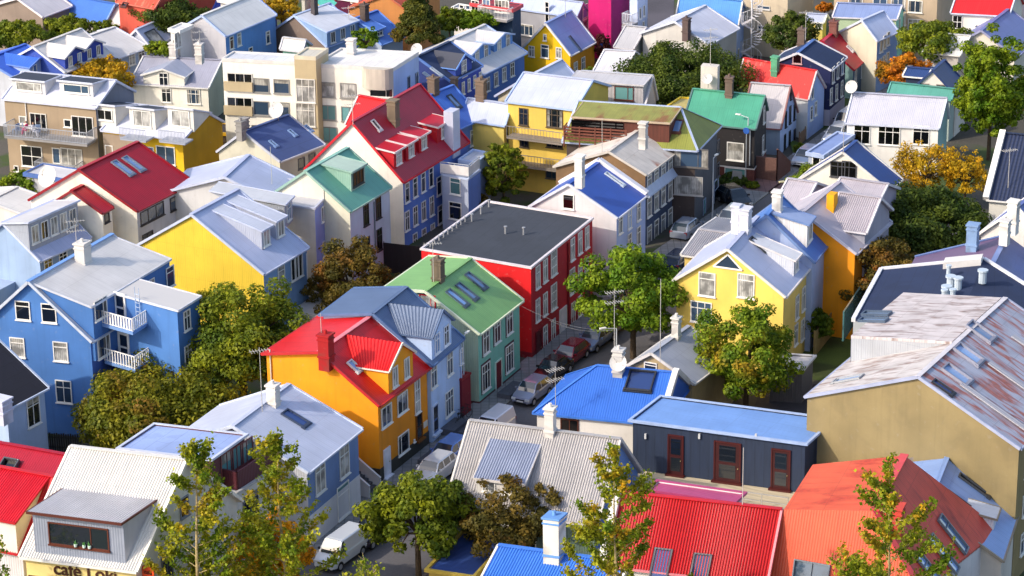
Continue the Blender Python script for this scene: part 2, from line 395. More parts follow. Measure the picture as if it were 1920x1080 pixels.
        if kind=='gu':
            s.slopes['N']=(pt(0,0,ze),s.u,s.v,t,La,s.r); s.slopes['F']=(pt(0,Lb,s.fz),s.u,-s.v,tf,La,Lb-s.r)
            s.roof=s._slabs([('N',roof),('F',roof)],corr)
            tm=M(); R0,R1=pt(-.04,s.r,s.zr),pt(La+.04,s.r,s.zr)
            for a in (-.03,La+.03):
                tm.beam(pt(a,-.02,ze-.02),pt(a,s.r,s.zr-.02),.14,.2); tm.beam(pt(a,Lb+.02,s.fz-.02),pt(a,s.r,s.zr-.02),.14,.2)
            tm.beam(pt(0,-.06,ze-.06),pt(La,-.06,ze-.06),.12,.12); tm.beam(pt(0,Lb+.06,s.fz-.06),pt(La,Lb+.06,s.fz-.06),.12,.12)
            tm.build('roof_trim',mat('paint',trim),s.root)
            rm=M(); rm.beam(R0+Z*.05,R1+Z*.05,.34,.05); rm.build('ridge_cap',mat('paint',ridgecol) if ridgecol else (roof[0] if isinstance(roof,tuple) else roof),s.root)
        elif kind=='gv':
            s.slopes['N']=(pt(0,0,ze),s.v,s.u,t,Lb,s.r); s.slopes['F']=(pt(La,0,s.fz),s.v,-s.u,tf,Lb,La-s.r)
            s.roof=s._slabs([('N',roof),('F',roof)],corr)
            tm=M(); 
            for b in (-.03,Lb+.03):
                tm.beam(pt(-.02,b,ze-.02),pt(s.r,b,s.zr-.02),.14,.2); tm.beam(pt(La+.02,b,s.fz-.02),pt(s.r,b,s.zr-.02),.14,.2)
            tm.beam(pt(-.06,0,ze-.06),pt(-.06,Lb,ze-.06),.12,.12); tm.beam(pt(La+.06,0,s.fz-.06),pt(La+.06,Lb,s.fz-.06),.12,.12)
            tm.build('roof_trim',mat('paint',trim),s.root)
            rm=M(); rm.beam(pt(s.r,-.04,s.zr+.05),pt(s.r,Lb+.04,s.zr+.05),.34,.05); rm.build('ridge_cap',mat('paint',ridgecol) if ridgecol else (roof[0] if isinstance(roof,tuple) else roof),s.root)
        elif kind in('hu','hv'):
            ir=hipr if hipr is not None else (s.r,s.r)
            if kind=='hu': r0,r1=pt(ir[0],Lb/2,s.zr),pt(La-ir[1],Lb/2,s.zr)
            else: r0,r1=pt(La/2,ir[0],s.zr),pt(La/2,Lb-ir[1],s.zr)
            a,b,c,d=pt(0,0,ze),pt(La,0,ze),pt(La,Lb,ze),pt(0,Lb,ze)
            rm=M()
            if kind=='hu': q=[[a,b,r1,r0],[b,c,r1],[c,d,r0,r1],[d,a,r0]]
            else: q=[[a,b,r0],[b,c,r1,r0],[c,d,r1],[d,a,r0,r1]]
            for f_ in q: rm.face([p+Z*.02 for p in f_])
            rm.face([d-Z*.1,c-Z*.1,b-Z*.1,a-Z*.1])
            for p,q2 in ((a,b),(b,c),(c,d),(d,a)): rm.face([p-Z*.1,q2-Z*.1,q2+Z*.02,p+Z*.02])
            s.roof=rm.build('roof',roof,s.root)
            tm=M()
            for p,q2 in ((a,b),(b,c),(c,d),(d,a)): tm.beam(p-Z*.05,q2-Z*.05,.16,.13)
            for p,q2 in ((a,r0),(d,r0),(b,r1),(c,r1)) if kind=='hu' else ((a,r0),(b,r0),(c,r1),(d,r1)): tm.beam(p+Z*.05,q2+Z*.05,.2,.05)
            tm.beam(r0+Z*.05,r1+Z*.05,.25,.06)
            tm.build('roof_trim',mat('paint',trim),s.root)
            tt=(s.zr-ze)/s.r
            s.slopes['N']=(a,s.u,s.v,tt,La,s.r) if kind=='hu' else (a,s.v,s.u,tt,Lb,s.r)
            s.slopes['E']=(a,s.v,s.u,(s.zr-ze)/max(.1,ir[0]),Lb,s.r) if kind=='hu' else (a,s.u,s.v,(s.zr-ze)/max(.1,ir[0]),La,s.r)
        elif kind=='flat':
            h=.35 if parapet is None else parapet
            rm=M(); k=.12
            zt=ze-(.02 if h<.05 else .1)
            rm.box(pt(k,k,zt-.1),s.u*(La-2*k),s.v*(Lb-2*k),Z*.1); s.roof=rm.build('roof',roof,s.root)
            tm=M(); w=.2; hh=max(h,.16); z0=ze-hh+.03
            tm.box(pt(0,0,z0),s.u*La,s.v*w,Z*hh); tm.box(pt(0,Lb-w,z0),s.u*La,s.v*w,Z*hh); tm.box(pt(0,w,z0),s.u*w,s.v*(Lb-2*w),Z*hh); tm.box(pt(La-w,w,z0),s.u*w,s.v*(Lb-2*w),Z*hh)
            tm.build('roof_trim',mat('paint',trim),s.root)
            s.slopes['N']=(pt(0,0,ze),s.u,s.v,0,La,Lb)
    def pt(s,a,b,z): return s.O+s.u*a+s.v*b+Z*z
    def _slabs(s,L,corr):
        m=M()
        for ki,(k,mt) in enumerate(L):
            f0_=len(m.f)
            o,e,n,t,le,dp=s.slopes[k]
            up=(n+Z*t); a=o; b=o+e*le; c=b+up*dp; d=a+up*dp
            nn=e.cross(up).normalized(); 
            if nn.z<0: nn=-nn
            if corr:
                N=int(le/corr)*4; amp=corr*.16
                sl=up.length*dp
                base=.03
                pts=[]
                for i in range(N+1):
                    x=le*i/N; off=nn*(base+-amp*math.cos(2*math.pi*x/corr)); pts.append((x,off))
                for i in range(N):
                    x0,o0=pts[i]; x1,o1=pts[i+1]
                    q=[a+e*x0+o0,a+e*x1+o1,a+e*x1+up*dp+o1,a+e*x0+up*dp+o0]; uv=[(x0,0),(x1,0),(x1,sl),(x0,sl)]
                    f_=(q,uv)
                    if (q[1]-q[0]).cross(q[3]-q[0]).z<0: q=q[::-1]; uv=uv[::-1]
                    m.face(q,uv,sm=False)
            sl=up.length*dp
            q=[a,b,c,d]; uv=[(0,0),(le,0),(le,sl),(0,sl)]
            if (q[1]-q[0]).cross(q[3]-q[0]).z<0: q=q[::-1]; uv=uv[::-1]
            m.face(q,uv)
            z=Z*s.rt
            m.face([p-z for p in q][::-1])
            for i in range(4):
                p0,p1=q[i],q[(i+1)%4]; m.face([p0-z,p1-z,p1,p0])
            if isinstance(s.roofm,tuple):
                for i in range(f0_,len(m.f)): m.mi[i]=ki
        return m.build('roof',list(s.roofm) if isinstance(s.roofm,tuple) else s.roofm,s.root)
    # picks ---------------------------------------------------------
    def wp(s,f,px,py):
        o,n=(s.pt(s.ov,s.ov,0),s.nR) if f=='R' else (s.pt(s.ov,s.ov,0),s.nL)
        return hit(px,py,o,n)
    def ex(s,f): return s.u if f=='R' else -s.v
    def nn(s,f): return s.nR if f=='R' else s.nL
    def win(s,f,pts,w=1.0,h=1.4,style='T',col=WHITE,g=None,label=None):
        for p in pts: window(s.root,s.wp(f,*p),s.ex(f),s.nn(f),w,h,style,col,g,label=label)
        return s
    def row(s,f,p,q,n,w=1.0,h=1.4,style='T',col=WHITE,g=None):
        a,b=s.wp(f,*p),s.wp(f,*q)
        for i in range(n): window(s.root,a.lerp(b,i/max(1,n-1)),s.ex(f),s.nn(f),w,h,style,col,g)
        return s
    def door(s,f,p,w=1.0,h=2.1,col='7a1c22',glass=False,z=None,fcol=WHITE,label=None):
        c=s.wp(f,*p)
        c=c-Z*h/2 if z is None else Vector((c.x,c.y,z)); door(s.root,c,s.ex(f),s.nn(f),w,h,col,glass,fcol,label); return s
    def sp(s,k,px,py):
        o,e,n,t,le,dp=s.slopes[k]; q=hit(px,py,o,e.cross(n+Z*t).normalized())
        if (q-s.pt(s.La/2,s.Lb/2,s.ze)).length>16: print('FAR PICK',s.root.name,k,px,py); q=s.pt(s.La*.3,s.Lb*.5,s.zr-.2)
        return q
    def sky(s,k,pts,w=.8,h=1.2,col='3a4150',g='b',dp=.12):
        o,e,n,t,le,d_=s.slopes[k]; ez=(n+Z*t).normalized(); nn=e.cross(ez).normalized()
        if nn.z<0: nn=-nn
        for p in pts:
            m=M(); c=s.sp(k,*p)+nn*.02; winmesh(m,c,e,nn,w,h,'',1,ez,f=.1,dp=dp); m.box(c-e*(w/2+.08)-ez*(h/2+.08),e*(w+.16),ez*.3,nn*(dp*.6)); m.build('skylight',[mat('metal',col),gmat(g)],s.root)
        return s
    def chim(s,k,p,w=.7,d=.7,h=1.6,col='e2ded8',pots=1,dish_=0,ant=0,cap=None,kind='stone'):
        b=s.sp(k,*p) if k in s.slopes else None
        chimney(s.root,b,s.u,s.v,w,d,h,col,pots,cap=cap,kind=kind)
        if dish_: dish(s.root,b+s.nL*.1+s.nL*w*.6+Z*(h*.35),dish_,az=245,h=.5)
        if ant: antenna(s.root,b+s.u*w*.4+Z*(h-.2),ant)
        return s
    def ant(s,k,p,h=3,az=20,arms=2): antenna(s.root,s.sp(k,*p),h,az,arms); return s
    def dish(s,k,p,r=.5,az=245,h=.9): dish(s.root,s.sp(k,*p),r,az,h); return s
    def pipe(s,f,px,y0,y1,col=WHITE,r=.05):
        a=s.wp(f,px,y0); b=Vector((a.x,a.y,max(.1,s.wp(f,px,y1).z))); m=M(); o=s.nn(f)*.08; m.tube(a+o,b+o,r,n=6); m.build('drainpipe',mat('paint',col),s.root); return s
    def dormer(s,k,p,w,hf,kind='shed',wall=None,roof=None,nw=1,ww=.8,wh=None,style='T',t2=.2,rise=None,trim=None,col=WHITE,g=None,flat_d=None,corr=0,ovh=.2,zoff=0,wx=0,d0=None,pitch=None,side=None):
        o,e,n,t,le,dp=s.slopes[k]; q=s.sp(k,*p); dv=q-o; cr_=e.x*n.y-e.y*n.x; s0=(dv.x*n.y-dv.y*n.x)/cr_
        d_=(e.x*dv.y-e.y*dv.x)/cr_ if d0 is None else d0
        e_=e; n_=(n-e*n.dot(e)).normalized()
        if e_.cross(Z).dot(n_)>0: ee=e_
        else: ee=e_
        out=-n_
        wall=wall or s.wallm; roof=roof or (s.roofm[0] if isinstance(s.roofm,tuple) else s.roofm)
        def W(x,d,z): return o+e*x+n*d+Z*(z)
        z0=t*d_; x0,x1=s0-w/2,s0+w/2
        m=M()
        low=min(.4,dp*.2)
        if kind=='shed':
            t2=min(t2,.8*t); d1=d_+hf/max(.05,(t-t2)); zt=z0+hf
            if d1>dp*.99: d1=dp*.99; t2=(t*d1-zt)/(d1-d_)
            z1=zt+t2*(d1-d_)
            m.face([W(x0,d_,z0-.15),W(x1,d_,z0-.15),W(x1,d_,zt),W(x0,d_,zt)])
            for x in (x0,x1): m.face([W(x,d_,z0-.15),W(x,d_,zt),W(x,d1,z1),W(x,d1-.01,z1-.15)],mi=2 if side else 0)
        else:
            rise=rise if rise is not None else w*.5*(pitch or .7)
            k_=(dp*t*.985-z0)/(hf+rise)
            if k_<1: hf*=k_; rise*=k_
            zt=z0+hf; de=d_+hf/t; dr=d_+(hf+rise)/t; xm=(x0+x1)/2
            m.face([W(x0,d_,z0-.15),W(x1,d_,z0-.15),W(x1,d_,zt),W(xm,d_,zt+rise),W(x0,d_,zt)])
            for x in (x0,x1): m.face([W(x,d_,z0-.15),W(x,d_,zt),W(x,de,zt),W(x,de-.01,zt-.15)],mi=2 if side else 0)
        D=m.build('dormer',[wall,wall,side or wall],s.root)
        rm=M(); tm=M(); th=.1; ov=ovh
        if kind=='shed':
            def zz(d): return zt+t2*(d-d_)+.06
            a,b,c,dd=W(x0-.15,d_-ov,zz(d_-ov)),W(x1+.15,d_-ov,zz(d_-ov)),W(x1+.15,d1+.1,zz(d1)),W(x0-.15,d1+.1,zz(d1))
            qs=[[a,b,c,dd]]
            tm.beam(a-Z*.04,b-Z*.04,.08,.16); tm.beam(a-Z*.03,dd-Z*.03,.07,.13); tm.beam(b-Z*.03,c-Z*.03,.07,.13)
        else:
            g_=rise/(w/2); xo=.2
            a=W(x0-xo,d_-ov,zt-g_*xo+.05); a2=W(x0-xo,de-g_*xo/t*.5,zt-g_*xo+.05); r=W(xm,d_-ov,zt+rise+.05); r2=W(xm,dr,zt+rise+.05)
            b=W(x1+xo,d_-ov,zt-g_*xo+.05); b2=W(x1+xo,de-g_*xo/t*.5,zt-g_*xo+.05)
            qs=[[a,r,r2,a2],[b,r,r2,b2]]
            tm.beam(a-Z*.03,r-Z*.03,.08,.16); tm.beam(b-Z*.03,r-Z*.03,.08,.16); tm.beam(a-Z*.03,a2-Z*.03,.07,.1); tm.beam(b-Z*.03,b2-Z*.03,.07,.1)
        for q4 in qs:
            if (q4[1]-q4[0]).cross(q4[3]-q4[0]).z<0: q4=[q4[1],q4[0],q4[3],q4[2]]
            if kind=='shed': L1=(q4[1]-q4[0]).length; L2=(q4[3]-q4[0]).length; uv=[(0,0),(L1,0),(L1,L2),(0,L2)]
            else:
                L1=(q4[1]-q4[0]).length; L2=(q4[3]-q4[0]).length
                uv=[(0,0),(0,L1),(L2,L1),(L2,0)]
            rm.face(q4,uv); rm.face([p_-Z*th for p_ in q4][::-1])
            for i in range(4): rm.face([q4[i]-Z*th,q4[(i+1)%4]-Z*th,q4[(i+1)%4],q4[i]])
            if corr and kind=='gable':
                nn=(q4[1]-q4[0]).cross(q4[3]-q4[0]).normalized(); Lx=L2; N=int(Lx/corr)*4
                for i in range(N):
                    f0,f1=i/N,(i+1)/N; o0=nn*(.02+-corr*.16*math.cos(2*math.pi*f0*Lx/corr)); o1=nn*(.02+-corr*.16*math.cos(2*math.pi*f1*Lx/corr))
                    rm.face([q4[0].lerp(q4[3],f0)+o0,q4[1].lerp(q4[2],f0)+o0,q4[1].lerp(q4[2],f1)+o1,q4[0].lerp(q4[3],f1)+o1],[(f0*Lx,0),(f0*Lx,L1),(f1*Lx,L1),(f1*Lx,0)])
            if corr and kind=='shed':
                nn=(q4[1]-q4[0]).cross(q4[3]-q4[0]).normalized(); Lx=L1; N=int(Lx/corr)*4
                for i in range(N):
                    f0,f1=i/N,(i+1)/N; o0=nn*(.02+-corr*.16*math.cos(2*math.pi*f0*Lx/corr)); o1=nn*(.02+-corr*.16*math.cos(2*math.pi*f1*Lx/corr))
                    rm.face([q4[0].lerp(q4[1],f0)+o0,q4[0].lerp(q4[1],f1)+o1,q4[3].lerp(q4[2],f1)+o1,q4[3].lerp(q4[2],f0)+o0],[(f0*Lx,0),(f1*Lx,0),(f1*Lx,L2),(f0*Lx,L2)])
        rm.build('dormer_roof',roof,D); tm.build('dormer_trim',mat('paint',trim or s.trim),D)
        wh=wh or hf*.7
        for i in range(nw):
            x=s0+wx+(i-(nw-1)/2)*(w/max(nw,1))*.95
            window(D,W(x,d_,z0+hf*.52+zoff)-n_*.0,e if e.cross(Z).dot(out)>0 else -e,out,ww,wh,style,col,g,sub=False)
        return D
    def balcony(s,f,p,w,d=1.2,h=1.0,col=WHITE,board=True,slab='b9b6b0',step=.2,left=True):
        c=s.wp(f,*p); ex,n=s.ex(f),s.nn(f); o=c-ex*w/2
        m=M(); m.box(o-Z*.18,ex*w,n*d,Z*.18); b=m.build('balcony',mat('plaster',slab),s.root)
        m=M(); a0,a1=o+n*(d-.05),o+ex*w+n*(d-.05)
        rail(m,a0,a1,h,step,mi=0,board=board); rail(m,o+n*.05,a0,h,step,board=board); rail(m,o+ex*w+n*.05,a1,h,step,board=board)
        m.build('railing',mat('paint',col),b); return s
def poly(z,*p): return [U(x,y,z) for x,y in p]
def P_(c,**k): return mat('plaster',c,None,None,**k)
def CO(c,c2=None,**k): return mat('corr',c,c2,None,**k)
def ME(c,c2=None,**k): return mat('metal',c,c2,None,**k)
def FE(c): return mat('felt',c)
def WD(c,**k): return mat('wood',c,None,None,**k)
H=House
# ============ front row
# cafe with white corrugated roof
h=cafe=H('cafe_house','white corrugated roofed cafe with one huge grey dormer and pale yellow front',(257,1072),None,(36,1045),7.0,P_('e8cf86'),CO('d9d4cf','a8a098'),'gv',apex=(350,862),wallR=P_('dedad2',dirt=.12),cat='cafe',trim='eae5dc',corr=.17,az=61)
D=h.dormer('N',(151,1047),5.85,2.75,'shed',wall=CO('8e95a6'),roof=CO('cfc9cc','9d989c'),nw=0,t2=.02,trim='5a2a20',corr=.17,side=P_('b5b4bd'),ovh=.35)
o,e,n,t,le,dp=h.slopes['N']; q=h.sp('N',151,1047); dd=(q-o).dot(n.normalized()); 
window(D,q+h.nL*.0+Z*1.45,-h.v,h.nL,3.9,1.45,'s','5e2c1c','d',sub=False,label='wide brown framed window with small plants on its sill')
for k in (-.2,.35,.7):
    m=M()
    c=q+h.nL*.12+(-h.v)*k+Z*.8; m.tube(c,c+Z*.16,.09,.11,8); 
    for j in range(14): 
        a=azv(rnd.random()*360)*rnd.uniform(.03,.14)+Z*rnd.uniform(.15,.4); m.tube(c+Z*.15,c+a,.03,.01,4,mi=1)
    m.build('potted_plant',[mat('paint','cfe0d8'),mat('paint','5f9a4a')],D)
# lettering on the front
def text(txt,parent,c,ex,n,size,col,name='lettering',dep=.03,sx=1.0):
    cu=bpy.data.curves.new(name,'FONT'); cu.body=txt; cu.size=size; cu.extrude=dep; cu.align_x='CENTER'; cu.align_y='CENTER'; cu.offset=.012*size
    ob=bpy.data.objects.new(name,cu); C.objects.link(ob); dg=bpy.context.evaluated_depsgraph_get(); me=bpy.data.meshes.new_from_object(ob.evaluated_get(dg)); bpy.data.objects.remove(ob)
    o2=bpy.data.objects.new(name,me); C.objects.link(o2); me.materials.clear(); me.materials.append(mat('paint',col))
    Mx=Matrix((ex*sx,Z,n)).transposed().to_4x4(); Mx.translation=c
    me.transform(_rootinv(parent)@Mx); o2.parent=parent; return o2
c=h.wp('L',160,1073)
text('café Loki',h.root,c+h.nL*.04,-h.v,h.nL,1.15,'4a2414')
h.win('L',[(120,1110)],4.5,1.7,'3','5e2c1c','m')
h.win('R',[(313,1062)],1.1,1.5,'|','6a6f78','d').win('R',[(345,950)],.9,1.3,'t','8a8f98','k')
# orange banner of the cafe
b=h.wp('R',268,1082); m=M(); ex=h.nR; m.box(b+Z*-1.2,ex*.85,Z*2.0,h.nL*.08); bn=m.build('banner_sign',mat('paint','e05020'),None,origin=b.copy()); 
tag(bn,'orange hanging cafe banner sign on the corner of the white cafe','sign')
text('café',bn,b+h.nL*.1+ex*.43+Z*.45,ex,h.nL,.36,'6a2010',name='banner_text')
# red roof house far left bottom
h=H('house','red corrugated roofed house with a white sided dormer in the bottom left corner',(44,1040),None,12,5.2,CO('c9c4cc'),CO('c01022','8f0c18'),'gv',apex=(100,894),az=66,trim='b01020',corr=.17)
h.dormer('N',(-8,1030),3.2,2.2,'shed',wall=P_('d9d3cd'),roof=CO('d0122a','a00c1a'),nw=0,t2=.35,corr=.17)
h=H('house','low dark red roofed house behind the bottom left corner one, with a rooflight box',(101,897),3.6,9,5.6,P_('d8c8c8'),CO('a80f2c','800c20'),'gv',apex=.9,az=66,trim='98102a')
h.sky('N',[(18,875)],1.2,1.0,'50535a','k',dp=.3)
# white house with maroon balcony + blue flat roof
h=H('house','white house with a maroon roof terrace behind the cafe',(444,925),13,(300,880),5.6,P_('dcd8cf'),FE('9c9aa0'),'flat',trim='b9b6b4',parapet=.1)
h.win('L',[(400,975)],1.4,1.8,'t','5c6068','k'); h.win('R',[(470,950),(540,905)],1.7,1.9,'|','70757c','d').win('R',[(490,1010)],1.3,2.0,'|','70757c','k')
g=H('x','x',(398,862),(476,815),(212,845),8.1,P_('5e3438'),FE('8fa3d2'),'flat',trim='c2c8dc',parapet=.1,root=h.root,zb=5.5,wname='penthouse_wall')
g.row('R',(425,868),(462,846),3,1.5,1.6,'|','7a4040','t')
m=M(); c=h.wp('R',446,905); a=h.wp('R',446,925); a.z=5.6; m.box(a,h.u*5.2,h.nR*-.12,Z*1.25); m.box(a,h.nR*-3,h.u*.12,Z*1.25); m.build('terrace_parapet',CO('5a2a34'),h.root)
# grey blue house
h=H('house','pale blue grey gabled house with a white lower storey beside the orange house',(578,886),(679,804),None,5.6,CO('b9bcc8'),ME('b4bedd','8f98b8'),'gu',apex=(436,799),wallR=P_('6d86b4'),trim='c7cfe2',plinth=('d3d2d6',2.3))
h.win('R',[(600,893),(645,863)],1.35,2.3,'T',g='c').win('R',[(643,938)],1.7,2.4,'t',g='t')
h.sky('N',[(554,786)],.95,1.9,'39465e','n')
h.chim('N',(513,758),.8,.8,1.5,'d8d2cc',ant=0).ant('N',(492,772),4.6,20,1)
# stairs beside it
def stairs(name,label,p0,u,nn,w,n,rise,run,col,railcol=None):
    r=empty(name,label,'stairs',p0,math.atan2(u.y,u.x)); m=M()
    for i in range(n): m.box(p0+u*(run*i),u*run,nn*w,Z*(rise*(n-i)))
    m.build('steps',mat('asphalt',col),r)
    if railcol:
        for off in (-.12,w):
            m=M(); a=p0+nn*off; m.face([a,a+u*(run*n),a+u*(run*n)+Z*.9,a+Z*(rise*n+.9)]); b=a+nn*.12; m.face([b,b+Z*(rise*n+.9),b+u*(run*n)+Z*.9,b+u*(run*n)]); m.beam(a+nn*.06+Z*(rise*n+.95),b-nn*.06+u*(run*n)+Z*.95,.16,.1); m.face([a+u*(run*n),b+u*(run*n),b+u*(run*n)+Z*.9,a+u*(run*n)+Z*.9])
            m.build('balustrade',mat('plaster',railcol),r)
    return r
p=U(697,936,0); stairs('stairs','grey outside steps with a white balustrade between pale blue and orange houses',p+azv(-27+180)*2.2,azv(-27),azv(63),1.4,7,.2,.3,'55555a','d2d0cf')
# orange house
h=H('house','orange house with a bright red roof, red chimney and gabled dormer on the street',(711,761),(808,688),(491,663),('b',910),P_('f09a10'),ME('d01014','a00c10'),'gu',apex=(598,660),trim='b8242a',plinth=('3c3a34',1.1),fz='hit',wallR=P_('e08a10'),ridgecol='d8808a')  # street wall is a deeper orange: its shade is put into the colour
h.dormer('N',(752,722),3.6,2.2,'gable',wall=P_('f09a10'),roof=CO('d81418'),nw=2,ww=.75,wh=1.5,style='|',rise=1.5,trim='e8ddd0',corr=.17)
h.sky('N',[(664,688)],.7,1.1,'d8d4d0','b').chim('N',(612,672),.95,.95,1.9,'a80e14',kind='plaster').ant('N',(604,664),3,20,0)
h.win('R',[(724,779),(754,755)],1.5,1.5,'|',g='d').win('R',[(782,742)],.8,2.6,'6',g='c').win('R',[(756,830)],1.6,1.5,'S',g='d').win('R',[(776,826)],.2,.2,'',g='k')
h.door('R',(725,866),.95,2.1,'e4e2ea',fcol='e4e2ea'); h.door('R',(785,798),.9,2.0,'4a2812',glass=True,fcol='7a4812')
m=M(); c=h.wp('R',797,795); m.cbox(c+h.nR*.03,h.u,h.nR,Z,.6,.04,.45); m.build('wall_plaque',mat('paint','ddd5c5'),h.root)
h.pipe('L',507,655,780,'cfc6b8'); orange=h
m=M(); c=h.pt(-.9,h.Lb+1.2,h.ze-2.6); m.box(c,h.u*2,h.v*-1.1,Z*.12); b=m.build('balcony',mat('metal','8a8a90'),h.root); m=M(); rail(m,c,c+h.u*2,1.0,.15); rail(m,c,c-h.v*1.1,1.0,.15); m.build('railing',mat('chrome','8e9096'),b)
# light blue narrow house
h=H('house','narrow light blue house with dark blue roof and tall cross gable beside the orange house',(810,686),(870,634),(598,590),('b',836),P_('b2caee'),ME('55688c','42547a'),'gu',apex=(699,588),trim='55709c',fz='hit')
h.dormer('N',(833,664),3.4,2.3,'gable',wall=P_('b6ccf0'),roof=CO('66748e'),nw=2,ww=.85,wh=1.5,style='T',rise=1.6,trim='5a6f92',corr=.17,d0=.23,col='eeeef4')
h.win('R',[(813,704),(843,681)],1.0,1.8,'T',g='m').win('R',[(842,755)],1.4,1.9,'3T',g='m').win('R',[(864,668)],.5,1.2,'t',g='m')
h.door('R',(816,784),1.0,2.2,'3d5c92',glass=True,fcol='d0dcf0').pipe('R',862,640,790,'c4d2ea')
# maroon gate annex
h=H('shed','dark red lean-to shed between light blue and green houses',(866,712),(890,700),5,3.1,P_('7c1526'),ME('a01a26'),'flat',trim='8a1820',az=63,ov=.05,cat='shed',parapet=.1)
# green-roofed teal house
h=H('house','mint green house with a light green corrugated roof and three skylights on the street',(899,627),(981,563),(716,541),('b',762),CO('a9c4a0'),ME('7cab66','5f8f50'),'gu',apex=(797,546),trim='d5dcc0',fz='hit',wallR=CO('7fc0b0'),plinth=('5e3a3c',.25),rt=.12)
greenh=h
h.win('R',[(911,640),(932,620),(955,603)],1.05,1.9,'T',g='c').win('R',[(911,706),(955,671)],1.35,2.1,'3T',g='m')
for q in ((911,640),(932,620),(955,603)):
    m=M(); c=h.wp('R',*q); 
    for w,hh in ((1.35,2.2),): m.cbox(c+h.nR*.005,h.u,h.nR,Z,w,.03,hh)
    m.build('window_surround',mat('paint','4a2434'),h.root)
for q in ((911,706),(955,671)):
    m=M(); m.cbox(h.wp('R',*q)+h.nR*.005,h.u,h.nR,Z,1.62,.03,2.4); m.build('window_surround',mat('paint','4a2434'),h.root)
h.door('R',(934,703),1.1,2.4,'6a1626',fcol='c8d8cc')
h.sky('N',[(857,560),(875,548),(892,528)],.75,1.9,'4a5866','b').chim('N',(822,524),.85,.85,1.7,'6e6050')
h.ant('N',(813,528),3.2,10,1).win('L',[(802,568)],1.3,1.3,'s','c01826','c')
# red block
h=H('apartment_house','bright red three storey block with a dark flat roof on the street',(996.5,502),(1113.7,408),(787,466),('b',674),P_('d80c14'),FE('353a45'),'flat',trim='d5ccd0',wallR=P_('b01224'),parapet=.16,ov=.1,plinth=('8a1020',.5))  # second red repeats the first with the street side's shade painted in
redb=h
K=dict(style='T',g='c')
h.win('R',[(1008,519),(1022,507),(1073,467),(1087,455),(1100,445)],.82,1.85,**K).win('R',[(1038,492)],1.15,2.1,'9',g='c')
h.win('R',[(1008,581),(1022,570),(1087,515),(1099,504)],.8,1.85,**K).win('R',[(1038,556),(1072,527)],1.1,2.1,'9',g='c')
h.win('R',[(1022,630),(1037,618),(1074,586),(1087,573)],.8,1.75,**K)
h.door('R',(1055,606),1.4,2.6,'dcd8dc'); h.door('R',(1009,648),1.1,2.5,'5a0c18',fcol='6a0e1c'); h.door('R',(1101,568),1.0,2.5,'50101a',fcol='5a1220')
h.pipe('R',1064,455,640,'8a1020',.08)
for i in range(9): 
    b=h.pt(.9+i*.8,h.Lb-.5,h.ze-.12); m=M(); m.tube(b,b+Z*.35,.07,n=8); m.tube(b+Z*.35,b+Z*.42,.11,n=8); m.build('roof_vent',mat('chrome','8c8c90'),h.root)
for q in ((982,438),(948,436),(885,413),(902,399),(917,386)):
    b=h.sp('N',*q); m=M(); m.tube(b-Z*.1,b+Z*.45,.08,n=8); m.tube(b+Z*.45,b+Z*.53,.14,n=8); m.build('roof_vent',mat('chrome','8c8c90'),h.root)
# bright blue roof house
h=H('house','white walled house with a bright cobalt blue corrugated hipped roof and one big square skylight',(1240,797),None,(999,774),4.0,P_('dad6d2'),CO('2b64c4','2450a0'),'hv',apex=(1269,699),trim='3f74cc',hipr=(.05,3.4))
m=M(); m.face([h.pt(0,.2,h.ze-.1),h.pt(h.La,.2,h.ze-.1),h.pt(h.r,.2,h.zr-.1)]); m.build('gable_wall',P_('dad6d2'),h.root)
m=M(); m.beam(h.pt(-.1,.05,h.ze+.1),h.pt(h.r,.05,h.zr+.15),.4,.4); m.build('gable_parapet',P_('dcd8d6'),h.root); m=M(); m.beam(h.pt(h.La,.05,h.ze+.1),h.pt(h.r,.05,h.zr+.15),.4,.4); m.build('gable_parapet',P_('dcd8d6'),h.root)
h.sky('N',[(1201,716)],1.9,1.75,'2a2c34','n',dp=.22).chim('N',(1160,700),.8,.8,1.9,'ccc8c4',dish_=0).dish('N',(1161,706),.62,250,1.0)
h.win('L',[(1068,799)],1.3,1.1,'|','5a2c1e','k')
h.ant('N',(1042,800),4.5,30,2).ant('N',(1152,672),5.2,20,2)
# navy annex
h=H('annex_house','long navy board clad house with a pale blue flat roof and three maroon doors',(1514,833),(1590,789),(1170,797),7.2,WD('1f2c44',pitch=.62),CO('6e93cf'),'flat',trim='9fb2d6',parapet=.08,ov=.25,zb=3.6,cat='house')
for q,w in (((1267,856),1.0),((1364,866),1.75),((1464,880),1.2)):
    c=h.wp('L',*q); door(h.root,Vector((c.x,c.y,3.7)),-h.v,h.nL,w+.1,2.8,'3c1012',True,'47100f')
m=M()
for x in (1211,1312,1418): m.cbox(h.wp('L',x,817)+h.nL*.08,h.v,h.nL,Z,.12,.14,.35)
m.build('wall_lamp',mat('paint','c8c8c8'),h.root)
m=M(); o=h.pt(0,-.5,0); D_=3.0
m.box(h.pt(-D_,-.5,0),h.u*(D_+8),h.v*(h.Lb+1),Z*3.58); m.build('terrace_base',WD('c0b296',pitch=.3),h.root)
m=M(); a=h.pt(-D_+.1,0,3.6); b=h.pt(-D_+.1,h.Lb,3.6); rail(m,a,b,1.0,1.6,r=.05,mid=True); m.build('railing',mat('chrome','a8a49e'),h.root)
